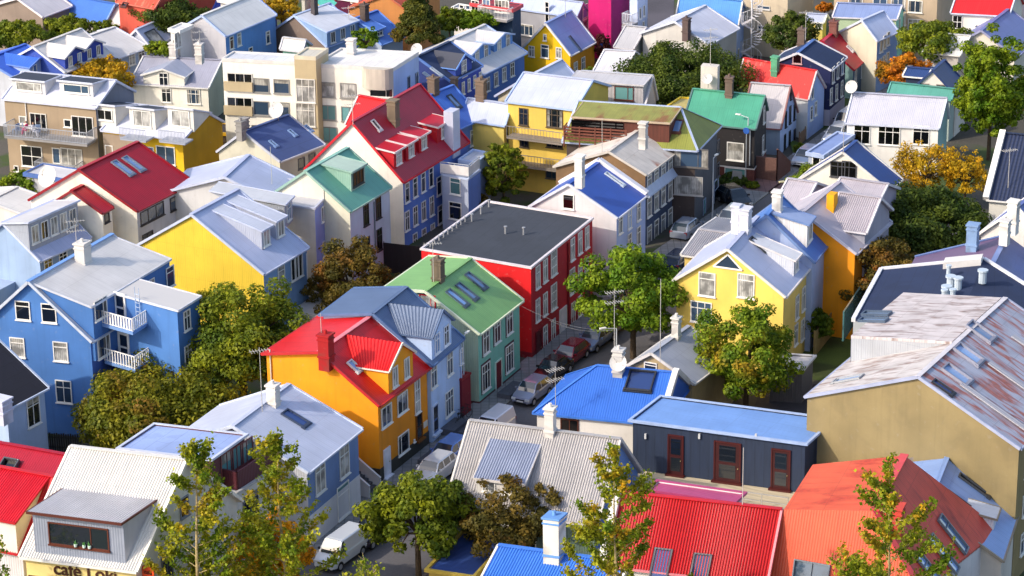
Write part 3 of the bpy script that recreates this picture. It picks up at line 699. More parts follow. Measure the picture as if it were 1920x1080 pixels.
# beige gable behind blue roof
h=H('house','small beige gabled house with a grey metal roof and white chimney behind the cobalt roof',(1301,720),(1370,668),(1176,685),4.6,P_('a8946e',dirt=.2),ME('9ea3b4','70747f'),'gu',apex=(1221,662),trim='cdc8c2',fz='hit')
h.chim('N',(1268,634),.6,.6,1.7,'ccc8c2').win('L',[(1220,690)],1.0,.9,'t',g='d').ant('N',(1238,672),6,20,0)
h=H('shed','small beige annex with a tiny window right of the grey roofed beige house',(1345,725),5,3,2.6,P_('a59068'),ME('b0a8b8'),'flat',cat='shed',az=63,parapet=.05)
h.win('R',[(1372,730)],.8,.6,'',g='k')
# big grey corrugated at bottom centre
h=H('house','house with a big pale grey corrugated roof and one small dormer, bottom centre',(1120,985),None,(835,947),4.3,CO('5f7268'),CO('aaa4a4','86807f'),'gv',apex=(1163,823),wallR=P_('6c8fce'),trim='c6c0bc',corr=.17)
h.dormer('N',(938,930),3.2,1.15,'shed',wall=WD('c8c4c0'),roof=CO('8890a8'),nw=2,ww=.9,wh=.8,style='|',t2=.55,corr=.17)
h.win('L',[(915,1000),(975,1008)],2.2,1.6,'3T',g='k').chim('N',(1032,812),.7,.7,1.9,'dad4ce')
# red corrugated bottom
h=H('house','long bright red corrugated roof with two skylights, bottom right of centre',(1438,1095),None,(1133,1060),6.6,P_('d8d4d0'),CO('ae0a14','84080f'),'gv',apex=(1465,955),trim='d8808a',corr=.17,az=None,ridgecol='c01020')
h.sky('N',[(1238,1064),(1312,1074)],1.1,2.3,'4a4c55','n').row('L',(1180,1120),(1400,1150),4)
m=M(); 
m.beam(h.pt(-.1,h.Lb+.1,h.ze+.15),h.pt(h.r,h.Lb+.1,h.zr+.2),.5,.45); m.build('gable_parapet',mat('plaster','dcd8d8'),h.root); m=M(); m.beam(h.pt(h.r+.2,h.Lb+.1,h.zr+.2),h.pt(h.La,h.Lb+.1,h.ze+.15),.5,.45)
m.build('gable_parapet',mat('plaster','dcd8d8'),h.root)
h.ant('N',(1392,950),3.8,20,0) ; redlong=h
g=H('x','x',(1380,942),(1416,927),(1204,925),h.zr-.2,P_('d8d4d4'),ME('a8406e'),'flat',trim='a8406e',parapet=.05,root=h.root,wname='rear_wall')
# blue corrugated roof at the very bottom
h=H('house','blue corrugated roof with a tall ornate white chimney at the bottom edge',(1120,1178),None,(872,1143),4.4,P_('d9d5d0'),CO('3f7ad8','3262b4'),'gv',apex=(1180,1055),trim='dcd8d4',corr=.17,az=62)
h.chim('N',(1040,1046),1.15,1.15,3.0,'e0dace',cap='6a9ad8')
h=H('shed','low shed with a dark blue striped roof and ochre rim at the bottom edge',(890,1082),6,(795,1068),2.6,P_('c8a850'),CO('2c4480'),'flat',trim='c8ab48',parapet=.2,cat='shed')
# salmon cross roof
r=empty('house','salmon red roofed corner house with a chimney and three blue skylights on its right slope','house',U(1640,1000,0),rad(66))
zr=redlong.zr+.9; zl=redlong.zr+.03
R1,R2=U(1640,958,zr),U(1696,854,zr); L1,L2=U(1470,955,zl),U(1524,871,zl); E2=U(1876,992,4.8); E1=U(1700,1290,4.8); W1=U(1440,1094,6.0); W2=U(1700,1130,6.0)
no=(R2-R1).cross(E2-R1).normalized(); no=no if no.z>0 else -no
Fm=hit(1728,1110,R1,no); n2=(R1-L1).cross(Fm-R1).normalized(); n2=n2 if n2.z>0 else -n2; F1=hit(1437,1095,L1,n2)
def roofpoly(name,mt,root,polys,th=.14,eave=None,corr=0):
    m=M()
    for p in polys:
        n=(p[1]-p[0]).cross(p[2]-p[0])
        if n.z<0: p=p[::-1]
        e=(p[1]-p[0]) if eave is None else eave; e=e.normalized(); nn=(p[1]-p[0]).cross(p[2]-p[0]).normalized(); h=Z.cross(nn).normalized(); g=nn.cross(h)
        uv=[(x.dot(h),x.dot(g)) for x in p]
        m.face(p,uv); m.face([x-Z*th for x in p][::-1])
        for i in range(len(p)): m.face([p[i]-Z*th,p[(i+1)%len(p)]-Z*th,p[(i+1)%len(p)],p[i]])
    return m.build(name,mt,root)
sal=mat('rust','d85a38','c04028',None,t=.5,sx=.9,sy=.25); salc=CO('d05030','9a3a28'); drk=mat('rust','d24a36','9a2c28',None,t=.55,sx=1.6,sy=.2)
roofpoly('roof',sal,r,[[L1,R1,R2,L2]])
# front hip face: down from L1-R1
roofpoly('front_slope',salc,r,[[L1+Z*.0,R1,Fm,F1]])
roofpoly('street_slope',drk,r,[[R1,R2,E2,Fm]])
m=M(); base=[L1,R1,R2,L2]; 
for a,b in ((L2,R2),(R2,E2),(E2,Fm),(Fm,F1),(F1,L1),(L1,L2)):
    m.face([Vector((a.x,a.y,0)),Vector((b.x,b.y,0)),b-Z*.08,a-Z*.08])
m.build('wall',P_('c8c4c8'),r)
m=M(); m.beam(R1+Z*.06,R2+Z*.06,.5,.12); m.beam(R1+Z*.06,Fm+Z*.06,.4,.08); m.build('ridge_cap',mat('paint','d0484a'),r)
def onpl(x,y,o,n): return hit(x,y,o,n)
b=onpl(1677,990,R1,no); uu=(R2-R1); uu.z=0; uu.normalize(); vv=Z.cross(uu)
chimney(r,b,uu,vv,1.1,1.1,1.5,'c84438',0,kind='plaster')
for q in ((1785,1003),(1768,1040),(1745,1075)):
    m=M(); c=onpl(*q,R1,no)+no*.03; gdir=(no.cross(uu)).normalized(); 
    winmesh(m,c,uu,no,1.0,2.7,'t',1,gdir,f=.08,dp=.16); m.build('skylight',[mat('metal','6a7480'),gmat('b')],r)
m=M(); n2=(R1-L1).cross(F1-L1).normalized(); n2=n2 if n2.z>0 else -n2; c=onpl(1522,1074,L1,n2); e2=(R1-L1); e2.z=0; e2.normalize(); winmesh(m,c+n2*.05,e2,n2,2.2,1.3,'|',1,n2.cross(e2).normalized(),dp=.16); m.build('skylight',[mat('metal','6a7480'),gmat('m')],r)
# blue gable behind salmon
h=H('house','pale blue roofed house with a rough stone parapet between the salmon and ochre ones',(1880,1052),(1915,945),13,4.5,P_('c8c0b8'),ME('7e9bd0','6480b4'),'gu',apex=(1739,950),az=None,trim='8e8578',ov=.1)
h.sky('N',[(1840,890),(1826,912),(1805,945)],.6,2.4,'3e424a','k')
h.dormer('N',(1866,985),1.5,.8,'shed',wall=CO('c8d0e0'),nw=0,t2=.2,roof=ME('c8d0e0'))
m=M(); m.beam(h.pt(h.La,-.1,h.ze+.1),h.pt(h.La,h.r,h.zr+.15),.5,.35); m.build('gable_parapet',P_('8e8072',dirt=.5),h.root); m=M(); m.beam(h.pt(h.La,h.Lb,h.fz+.1),h.pt(h.La,h.r,h.zr+.15),.5,.35); m.build('gable_parapet',P_('8e8072',dirt=.5),h.root)
# ochre building
h=H('apartment_house','large ochre gabled building with a rust streaked metal roof at right',(1913,841),15.6,(1518,738),9.5,P_('8e7d56',dirt=.12),(mat('rust','a2a6b8','a04418',None,t=.475,sx=2.2,sy=.4),mat('rust','c2bcbc','86685c',None,t=.53,sx=2.4,sy=.5)),'gu',apex=(1722,706),trim='9fa6c0',az=None,ridgecol='c8c4ca',ov=.12)
och=h
for q in ((1847,660),(1812,700),(1789,748)): 
    o_,e_,n_,t_,le_,dp_=h.slopes['N']; c=h.sp('N',q[0]+0,q[1]+0); 
h.sky('N',[(1838,624),(1815,667),(1793,705)],1.2,2.0,'8f90a0','b',dp=.2).sky('N',[(1768,728)],.6,1.6,'2c2c34','n')
h.sky('F',[(1682,636),(1590,712)],.9,2.2,'9ca0a8','b')
o_,e_,n_,t_,le_,dp_=h.slopes['N']
m=M()
for f0,f1,k in ((.05,.45,.55),(.4,.95,.3),(.0,.5,.86)): 
    pass
for a0,b0,b1 in ((2.2,.3,5.0),(6.6,.3,4.8),(11.5,.3,5.0)):
    m=M(); m.beam(h.pt(a0,b0,h.ze+t_*b0+.16),h.pt(a0,b1,h.ze+t_*b1+.16),.45,.08); m.build('snow_guard',CO('a8a6b2',None,pitch=.25),h.root)
for z_ in (2.2,4.9,7.6):
    for k_ in range(5): window(h.root,h.pt(2+k_*2.9,h.ov,z_),h.u,h.nR,1.3,1.5,'T')
# raised shed part on the far side of the ridge
zA=h.zr-.05
q1,q2=h.pt(6.5,h.r+.3,h.zr+.0),h.pt(h.La,h.r+.3,h.zr+.0); q3,q4=h.pt(h.La,h.Lb-.4,h.zr-1.15),h.pt(6.5,h.Lb-.4,h.zr-1.15)
roofpoly('raised_roof',mat('rust','c4bcbe','806860',None,t=.52,sx=2.4,sy=.5),h.root,[[q1,q2,q3,q4]],th=.2)
m=M(); dz=lambda b:h.fz+(h.zr-h.fz)/(h.Lb-h.r)*(h.Lb-b)
m.face([h.pt(6.55,h.r+.3,h.zr-.1),q4-Z*.1,h.pt(6.55,h.Lb-.4,dz(h.Lb-.4)-.1)]); m.face([q4-Z*.1,q3-Z*.1,h.pt(h.La,h.Lb-.4,dz(h.Lb-.4)),h.pt(6.5,h.Lb-.4,dz(h.Lb-.4))]); m.build('raised_wall',CO('a2a8b4'),h.root)
nr_=(q2-q1).cross(q4-q1).normalized(); nr_=nr_ if nr_.z>0 else -nr_
for q in ((1644,590),(1638,602)):
    m=M(); c=hit(q[0],q[1],q1,nr_)+nr_*.03; ev=h.u; ez=nr_.cross(ev).normalized(); winmesh(m,c,ev,nr_,.8,2.0,'',1,ez,f=.1,dp=.16); m.build('skylight',[mat('metal','4a5a70'),gmat('b')],h.root)
# navy felt roof behind ochre
h=H('warehouse','wide low navy felt roofed building with white edging and metal vents behind the ochre one',(1985,640),None,None,7.0,P_('c8c8cc'),FE('1d2b4c'),'gu',apex=1.8,trim='dcdce0',az=66,cat='building') if False else None
r=empty('building','wide low navy felt roofed building with white edging and metal vents behind the ochre one','building',U(1760,600,0),rad(66))
zr=8.6; a0,a1=U(1803,590,zr),U(1845,486,zr); b0,b1=U(1600,600,7.4),U(1652,505,7.4); c0,c1=U(2020,700,7.0),U(2010,590,7.0)
roofpoly('roof',FE('1d2c4e'),r,[[a0,a1,b1,b0],[a0,c0,c1,a1]])
m=M()
for p,q in ((b0,b1),(b1,a1),(a1,c1)): m.beam(p,q,.3,.3)
m.build('roof_trim',mat('paint','dcdce2'),r)
m=M()
for a,b in ((b0,b1),(b1,a1),(a1,c1),(c1,c0),(c0,a0),(a0,b0)): m.face([Vector((a.x,a.y,0)),Vector((b.x,b.y,0)),b-Z*.1,a-Z*.1])
m.build('wall',P_('a9aeb4'),r)
nf=(a1-a0).cross(b0-a0).normalized(); nf=nf if nf.z>0 else -nf
for x,y,rr in ((1778,510,.16),(1842,519,.3),(1782,530,.3),(1796,533,.28),(1774,549,.3),(1786,555,.2),(1770,556,.2)):
    c=hit(x,y+9,a0,nf); m=M(); m.tube(c-Z*.1,c+Z*.8,rr,n=10); m.tube(c+Z*.8,c+Z*.92,rr*1.35,n=10); m.build('roof_vent',mat('chrome','b4c0cc'),r)
m=M(); c=hit(1805,497,a0,nf); e_=(a1-b1).normalized(); f_=(a1-a0).normalized(); m.box(c-e_*1.4-f_*.5,e_*2.8,f_*1.2,Z*.5); m.build('skylight',mat('paint','d6d2d0'),r)
m=M(); p,q=U(1581,612,3.4),U(1625,545,3.4); m.beam(p,q,.12,2.4); m.build('glass_screen',gmat('t'),r)
# purple roof
h=H('house','plum coloured low roof with a tall pale blue chimney at the right edge',(1960,530),12,(1711,497),7.2,P_('8f8a92'),ME('6f5a78','5b4a66'),'gu',apex=(1862,492),trim='74809c',az=None) if False else None
r=empty('house','plum coloured low roof with a tall pale blue chimney at the right edge','house',U(1830,520,0),rad(66)); zr=8.2
a0,a1=U(1858,500,zr),U(1889,441,zr); b0,b1=U(1702,508,7.2),U(1716,482,7.2); c0,c1=U(1975,585,5.5),U(1985,512,5.5)
roofpoly('roof',ME('6e5674','5b4a66'),r,[[a0,a1,b1,b0]]); roofpoly('far_roof',ME('4c5990'),r,[[a0,c0,c1,a1]])
m=M(); m.beam(a0+Z*.05,a1+Z*.05,.4,.1); m.beam(b1,a1,.2,.2); m.build('roof_trim',mat('paint','6f82b4'),r)
m=M()
for a,b in ((b0,b1),(b1,a1),(a1,c1),(c1,c0),(c0,a0),(a0,b0)): m.face([Vector((a.x,a.y,0)),Vector((b.x,b.y,0)),b-Z*.1,a-Z*.1])
m.build('wall',P_('8b8790'),r)
chimney(r,hit(1823,462,a0,Z),azv(66),azv(156),.95,.95,1.9,'7f9cc4',0)
h=H('house','white trimmed blue gabled house with ornate white chimneys at the right edge',(1985,470),6,(1838,437),7.0,P_('d5d2d0'),ME('5a68a8'),'gu',apex=(1908,388),trim='e2dfdc')
h.chim('N',(1899,420),.9,.9,2.0,'dcd8d4',pots=0).chim('N',(1884,440),.8,.8,1.2,'dcd8d4',pots=0)
# dark tiled roof white house right edge
h=H('house','white house with a dark blue ribbed tile roof at the right edge',(1990,388),None,(1849,374),5.2,P_('dcd8d0'),mat('tile','1c2a4c'),'gv',apex=(2020,262),trim='dfdcd8')
h.ant('N',(1890,352),3.5,20,1)
m=M(); m.beam(h.pt(-.1,h.Lb,h.ze+.1),h.pt(h.r,h.Lb,h.zr+.15),.5,.5); m.build('gable_parapet',mat('plaster','dedad8'),h.root)
# yellow house
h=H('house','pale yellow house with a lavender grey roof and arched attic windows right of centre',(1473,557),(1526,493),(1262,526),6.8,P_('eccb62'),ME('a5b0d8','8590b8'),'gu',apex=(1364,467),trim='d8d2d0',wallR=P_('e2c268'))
yel=h
h.win('L',[(1326,533),(1399,536)],1.35,1.9,'t',g='c').win('L',[(1315,585)],1.7,1.7,'3T',g='m')
m=M(); c=h.wp('L',1365,492); ex=-h.v; m.face([c-ex*1.0-Z*.4+h.nL*.04,c+ex*1.0-Z*.4+h.nL*.04,c+Z*.55+h.nL*.04]); 
for a,b in ((c-ex*1.15-Z*.45,c+ex*1.15-Z*.45),(c+ex*1.15-Z*.45,c+Z*.65),(c+Z*.65,c-ex*1.15-Z*.45)): m.beam(a+h.nL*.05,b+h.nL*.05,.08,.12,1)
m.build('attic_window',[gmat('m'),mat('paint',WHITE)],h.root)
h.win('R',[(1494,576),(1506,560)],.9,1.9,'T',g='m').win('R',[(1492,627),(1504,618)],.9,1.7,'T',g='m')
h.sky('N',[(1421,459)],.7,1.6,'3c4048','d').chim('N',(1397,432),1.1,.9,1.9,'c4c6d4',pots=0).chim('N',(1380,418),.8,.7,1.5,'c4c6d4',pots=0)
h.dormer('N',(1493,512),1.5,1.3,'shed',wall=CO('c5c9d6'),roof=ME('d0d3de'),nw=1,ww=.7,t2=.3)
# its grey cross wing
g=H('x','x',(1352,488),None,(1272,484),6.4,P_('d9be70'),CO('a8a2a8'),'gv',apex=(1385,440),trim='d5d2d0',root=h.root,corr=.17,wname='wing_wall')
# white balcony tower
g=H('x','x',(1546,553),(1566,512),(1513,546),('b',600),P_('cfcdcc'),FE('8a8686'),'flat',trim='d8d6d4',root=h.root,ov=.05,parapet=.1,wname='terrace_wall')
m=M(); a,b,c,d=[g.pt(x*g.La,y*g.Lb,g.ze) for x,y in ((0,0),(1,0),(1,1),(0,1))]; rail(m,a,b,1,.2,board=True); rail(m,d,a,1,.2,board=True); rail(m,b,c,1,.2,board=True); m.build('railing',mat('paint','e2e0dc'),h.root)
m=M(); q=g.pt(g.La*.5,g.Lb*.5,g.ze); m.tube(q,q+Z*.7,.05); m.tube(q+Z*.7,q+Z*.74,.5,n=12)
for i in range(3): 
    c=q+azv(i*120)*.8; m.cbox(c+Z*.4,azv(i*120),azv(i*120+90),Z,.4,.4,.06); m.cbox(c+Z*.65+azv(i*120)*.2,azv(i*120),azv(i*120+90),Z,.05,.4,.5)
fu=m.build('patio_table_set',mat('wood','4a3c34'),None,origin=q); tag(fu,'dark round terrace table with chairs on the white balcony by the yellow house','table set')
# deep blue roof continuing the yellow one
h=H('house','blue roofed house with a white dormer joined behind the pale yellow house',(1527,492),(1555,455),None,7.4,P_('a8b8dc'),ME('4a76c0','3a5f9c'),'gu',apex=(1437,404),trim='6a84b4')
h.dormer('N',(1518,458),1.8,1.9,'shed',wall=WD('dedad8'),roof=CO('8fa0c8'),nw=1,ww=1.0,t2=.35,style='|')
h.chim('N',(1457,400),.8,.8,1.9,'dad6d4',pots=0)
# orange gable with grey cross roofs
h=H('house','orange gabled house with pinkish grey corrugated cross roofs and a yellow chimney',(1606,476),8,None,7.2,P_('f0960c'),CO('b2a8b8','9a90a0'),'gu',apex=(1505,398),trim='c0bcc8')
h.chim('N',(1557,386),.7,.7,2.4,'e8a410',kind='plaster',pots=0) if False else None
g=H('x','x',(1625,437),6,(1545,429),8.3,P_('9a9aa8'),CO('b0a4b0'),'gv',apex=1.9,trim='d2ced4',root=h.root,corr=.17,wname='wing_wall')
g=H('x','x',(1640,395),6,(1548,385),7.8,P_('b0a8b8'),CO('aaa0ae'),'gv',apex=1.3,trim='d2ced4',root=h.root,wname='wing_wall')
g=H('x','x',(1505,392),6,(1448,388),7.6,P_('b0a8b8'),CO('aea4b2'),'gv',apex=1.3,trim='d2ced4',root=h.root,wname='wing_wall')
m=M(); c=U(1560,384,9.6); m.cbox(c,azv(63),azv(153),Z,.9,.6,1.9); m.build('chimney',P_('eca60c'),h.root)
# ============ left side
BL='4a7ec4'
h=H('apartment_house','big cornflower blue house with a white roof and two white balconies at left',(172,641),(330,548),(-50,622),('b',826),P_('4676b8'),ME('d6d0d0','a8a2a6'),'gu',apex=(53,528),trim='bcc4d4',ridgecol='6f9ade',wallR=P_('4668c0'),ov=.25)
big=h
h.win('L',[(43,582),(92,587)],1.15,1.45,'t',g='k').win('L',[(33,651),(114,659)],1.15,1.5,'t',g='c').win('L',[(120,734)],1.25,1.75,'T',g='m')
h.chim('N',(157,498),1.1,.9,1.9,'d6d2ce').ant('N',(146,492),3.4,15,2)
# full height block and wing with low slope white roofs
zt=U(0,0,1) and (lambda: None)
# height of block: corner at (167,573) lies on the same wall plane as the R wall
q=hit(167,573,h.pt(0,h.ov-.02,0),h.nR); zt=q.z
def block(root,pts,z0,wallm,roofm,dz=0,trim='c8ccd8',name='wing_wall',rn='wing_roof',over=.15):
    # pts: world xy corners, tops given by their z
    m=M(); n=len(pts)
    for i in range(n):
        a,b=pts[i],pts[(i+1)%n]; m.face([Vector((a.x,a.y,z0)),Vector((b.x,b.y,z0)),b-Z*.05,a-Z*.05])
    m.build(name,wallm,root); cx=sum(pts,Vector((0,0,0)))/n
    pp=[]; pts=[p+Z*dz for p in pts]
    for p in pts:
        d=p-cx; d.z=0; pp.append(p+d.normalized()*over*1.3)
    roofpoly(rn,roofm,root,[pp],th=.12)
    m=M()
    for i in range(n): m.beam(pp[i]-Z*.04,pp[(i+1)%n]-Z*.04,.08,.16)
    m.build('wing_trim',mat('paint',trim),root)
def loc(h,p): d=p-h.O; return (d.x*h.v.y-d.y*h.v.x)/(h.u.x*h.v.y-h.u.y*h.v.x),(h.u.x*d.y-h.u.y*d.x)/(h.u.x*h.v.y-h.u.y*h.v.x)
a1,_=loc(h,U(217,548,zt)); a0,_=loc(h,q); a0=max(.3,a0)
WR=U(332,580,zt); WA=U(373,554,zt); WL=h.pt(a1,0,zt); vb=(WL-WR); vbl=vb.length; vb.normalize(); ub=(WA-WR); ubl=ub.length; ub.normalize(); aw=a1; aw2=a1+ubl; bw=-vbl
nb=ub.cross(Z).normalized(); nlb=-(ub-vb*ub.dot(vb)).normalized()
zr=h.zr-.15
block(h.root,[h.pt(a0,.0,zt),h.pt(h.La-.2,.0,zt),h.pt(h.La-.2,h.r-.2,zr),h.pt(a0,h.r-.2,zr)],6,P_('4676b8'),ME('d0cbca','a8a2a6'))
block(h.root,[WR,WA,WA+vb*(vbl+.3),WL+vb*.3],0,P_('4676b8'),ME('d0cbca','a8a2a6'),dz=-.03)
# windows and doors in the recess
def wR(x,y,w,hh,st='T',g='d',nR=h.nR,b=0.0): window(big.root,hit(x,y,big.pt(0,b,0),big.nR)+big.nR*.01,big.u,big.nR,w,hh,st,WHITE,g)
wR(188,578,1.6,1.5,'s'); wR(194,649,1.6,1.5,'s'); wR(222,715,1.4,1.9,'T')
nL=-(h.u); 
def onL(x,y,a): return hit(x,y,WR,nlb)
for (x,y) in ((228,586),(235,660)):
    c=onL(x,y+14,aw)+big.nL*.01; door(big.root,c,-vb,nlb,1.1,2.1,'dfdcd8',True,label=None)
def balc(h,c,ex,n,w,d,hh,board,col=WHITE,slab='6f94cc',step=.24):
    o=c-ex*w/2; m=M(); m.box(o-Z*.2,ex*w,n*d,Z*.2); b=m.build('balcony',mat('plaster',slab),h.root)
    m=M(); rail(m,o+n*(d-.05),o+ex*w+n*(d-.05),hh,step,board=board,r=.07); rail(m,o,o+n*d,hh,step,board=board,r=.07); rail(m,o+ex*w,o+ex*w+n*d,hh,step,board=board,r=.07); m.build('railing',mat('paint',col),b)
for (y,bd) in ((624,True),(693,False)):
    z=hit(257,y,WR-ub*1.8,nlb).z; a=Vector((WL.x,WL.y,z)); lo_=-ub*1.9; w_=-vb*3.0
    m=M(); m.box(a-Z*.22,lo_,w_,Z*.22); b_=m.build('balcony',P_('6f94cc'),big.root)
    m=M(); p0,p1,p2=a+lo_*.97,a+lo_*.97+w_*.98,a+w_*.98; rail(m,p0,p1,.95,.25,board=bd,r=.07); rail(m,p1,p2,.95,.25,board=bd,r=.07); m.build('railing',mat('paint','e8e6e4'),b_)
# right end windows of wing
for (x,y) in ((350,600),(352,665)): window(big.root,hit(x,y,WR,nb)+nb*.01,ub,nb,.9,1.5,'T',WHITE,'m')
m=M()
c=onL(260,560,aw); 
for k in (-.2,.2): m.tube(c+nlb*.15+vb*k-Z*1.9,c+nlb*.15+vb*k+Z*.9,.03,n=6)
for i in range(7): m.beam(c+nlb*.15-vb*.2+Z*(-1.6+i*.33),c+nlb*.15+vb*.2+Z*(-1.6+i*.33),.04,.04)
m.build('ladder',mat('chrome','a8b8d0'),big.root)
for p,q in (((292,532),(338,497)),): 
    window(big.root,h.pt(aw2+1.5,-.0,zt-1.3)+h.nR*.02,h.u,h.nR,1.3,1.4,'s',WHITE,'m'); window(big.root,h.pt(aw2+4.3,-.0,zt-1.3)+h.nR*.02,h.u,h.nR,1.1,1.6,'t',WHITE,'m')
# dark roofed pale blue
h=H('house','pale blue house with a near black roof at the left edge',(13,768),(91,727),9,6.2,P_('a3b8da'),FE('22222e'),'gu',apex=3.0,trim='b8c4dc',az=None)
h.win('R',[(62,770)],1.35,2.2,'T',g='d'); h.chim('N',(4,772),1.2,1.2,1.0,'c8cbe0',pots=0)
p=U(72,838,0); r=stairs('stairs','white railed outside stair with a landing at the left edge below the near black roof',U(74,850,0),azv(243),azv(153),1.2,9,.19,.3,'8890a0')
m=M(); a=U(20,826,0)
for off in (0,):
    rail(m,U(76,840,0),U(28,868,0)+Z*0.0,1.1,.2,board=True)
m.build('railing',mat('paint','dcdee6'),r)
# yellow corrugated gable
h=H('house','yellow corrugated gable house with a lavender roof and two small dormers',(495,514),(579,464),None,6.6,CO('dcbc3c'),ME('a6b2dc','8a94b8'),'gu',apex=(359,402),wallR=P_('7fa0cc'),trim='b8c0d8',ov=.12)
h.dormer('N',(500,464),1.3,1.6,'shed',wall=CO('a8b0c8'),roof=ME('bcc2d8'),nw=1,ww=.9,wh=1.35,style='|',t2=.25,g='c')
h.dormer('N',(527,446),1.3,1.6,'shed',wall=CO('a8b0c8'),roof=ME('bcc2d8'),nw=1,ww=.9,wh=1.35,style='|',t2=.25,g='c')

h.win('R',[(552,502),(560,497)],1.1,2.0,'|',g='d').win('R',[(527,517)],1.0,1.9,'t',g='c').pipe('R',573,475,545)
m=M(); b0=h.pt(3.5,.0,0); m.box(b0,h.u*6,h.nR*2.6,Z*2.4); m.build('porch',P_('b9b4b0'),h.root)
# lavender block behind it
h=H('house','lavender and white rendered tower house with a low grey metal roof behind the yellow gable',(591,391),(621,345),(483,372),('b',560),P_('cfccd0',dirt=.08),ME('b8b8c8','8c8c9c'),'flat',wallR=P_('8f9fd8'),trim='b4b8cc',parapet=.12,ov=.08)
h.win('R',[(604,402),(606,467)],.55,1.3,'',g='m')
h.win('R',[(609,368)],.9,1.3,'T',g='k')
h.sky('N',[(575,362),(600,348)],1.2,1.1,'c8c8d0','b')
g=H('x','x',(545,392),(600,350),None,('b',545),P_('c8c8cc'),ME('a9b3dc','8a94b8'),'gu',apex=(421,332),root=h.root,trim='b8c0d8',wname='wing_wall')
g.chim('N',(520,322),.9,.9,1.0,'9fb0d8',pots=0) if False else None
g.ant('N',(510,345),3.2,10,0)
g.dormer('N',(542,418),2.0,1.9,'shed',wall=CO('98a2bc'),roof=ME('c0c2cc'),nw=1,ww=1.0,wh=1.5,style='T',t2=.2)
# red roof white house left
h=H('house','white rendered house with a crimson roof and a smaller crimson roofed wing at left',(257,396),(367,342),(52,376),7.2,P_('e8e2d6'),ME('a80820','8a061a'),'gu',apex=(148,318),trim='8c0a1c',ov=.12,wallR=P_('c8cad4'))
h.row('R',(285,400),(285,400),1,3.3,1.15,'3','3a3436','m').row('R',(340,374),(340,374),1,3.3,1.15,'3','3a3436','m').win('R',[(277,449)],1.5,1.2,'|','3a3436','k')
h.sky('N',[(230,316),(250,308)],.75,2.0,'7a8494','b')
g=H('x','x',(192,400),(212,389),(102,378),7.7,P_('e8e2d6'),ME('a80820','8a061a'),'gu',apex=(134,358),root=h.root,trim='7c1420',ov=.1,wname='wing_wall')
g.win('R',[(200,408)],.7,.8,'','2c2c30','k')
h.dish('F',(96,362),.95,235,1.4)
m=M(); c=U(212,446,2.4); m.box(c-azv(63)*1.5-azv(153)*1.5,azv(63)*3,azv(153)*3,Z*.15); m.build('porch_roof',ME('a80820','8a061a'),h.root)
# pale blue cluster far left
h=H('house','pale blue house with a big white roofed dormer of five windows at far left',(75,490),(171,446),None,5.6,P_('8fa6c8'),ME('a9b4e0','8a94b8'),'gu',apex=(5,418),trim='bcc4dc',az=None)
h.dormer('N',(103,451),6.0,2.4,'shed',wall=CO('98a2b8'),roof=ME('c8c4c8'),nw=5,ww=.85,wh=1.5,style='|',t2=.25)
h.win('R',[(90,498),(118,485),(148,468)],1.0,1.3,'T')
h=H('house','small pale blue house with a red roof corner at the left edge',(-8,456),(38,441),6,6.3,P_('86a8c4'),ME('c02028','8a1820'),'flat',trim='b0bcd0',parapet=.1,az=63)
h.win('R',[(20,468)],1.5,1.9,'T',g='d')
m=M(); a=U(0,520,3.0); m.box(h.pt(-3,-1.6,0),h.u*9.5,h.v*1.55,Z*3.3); m.build('porch',P_('9fb0cc'),h.root)
h=H('house','white flat roofed house just above the pale blue houses at the left edge',(62,408),4,9,5.0,P_('d6d2cc'),ME('dcd6cf','b0aca8'),'gu',apex=.8,trim='c8c8cc',az=63)

h=H('shed','low shed with a dark blue roof behind the crimson roofed house',(130,338),3,5,3.4,P_('b8b8c0'),ME('c8c8d0'),'flat',trim='4a68a8',az=63,cat='shed')
# green roof white
h=H('house','white house with a sea green roof and one dormer, middle left',(657,397),(734,351),None,7.0,P_('e4e0cc'),ME('62a18e','4f8676'),'gu',apex=(573,321),trim='8fb0a4',wallR=P_('b4cbd8'),ov=.12,ridgecol='86b4a6')
h.dormer('N',(672,352),2.3,1.7,'shed',wall=CO('8fb4a4'),roof=ME('a8c6b0'),nw=1,ww=1.7,wh=1.25,style='3',t2=.12,col='3a4240',g='k')
h.win('R',[(686,402),(709,389)],.85,1.9,'T','2e2c30','k').win('R',[(711,449)],.85,1.9,'T','2e2c30','k').win('R',[(688,462)],.85,1.6,'T','2e2c30','k').pipe('R',700,378,470,'5a6a70')
# crimson roof blue house
h=H('apartment_house','tall blue and white house with a crimson roof and a row of red dormers',(757,342),(880,266),None,('b',466),P_('e6e2da'),ME('a6082c','8a0824'),'gu',apex=(660,229),trim='c4192c',wallR=P_('5f80cc'),ov=.15)
cr=h
for q,k in (((748,312),0),((771,298),0),((795,283),0),((832,262),1)):
    h.dormer('N',q,1.7+k*.8,1.5,'shed',wall=P_('b80c20'),roof=ME('c00824'),nw=1 if not k else 1,ww=.95,wh=1.15,style='3T',t2=.12,trim='e0d0d0',g='c')
h.chim('N',(738,229),.95,.95,2.1,'7a6a58',pots=0).sky('N',[(705,236)],.6,1.2,'d8c8c8','k').ant('N',(662,234),2.8,20,2)
h.row('R',(763,361),(808,332),4,.8,1.75,'t',g='d').row('R',(763,414),(809,386),4,.8,1.75,'T',g='d').row('R',(778,455),(811,437),3,.8,1.75,'T',g='d').win('R',[(823,348),(825,402)],.9,1.7,'t')
m=M(); b=h.sp('N',848,270); m.cbox(b+Z*1.0,h.u,h.v,Z,1.3,.9,4.2); m.build('chimney',P_('c4c8dc'),h.root)
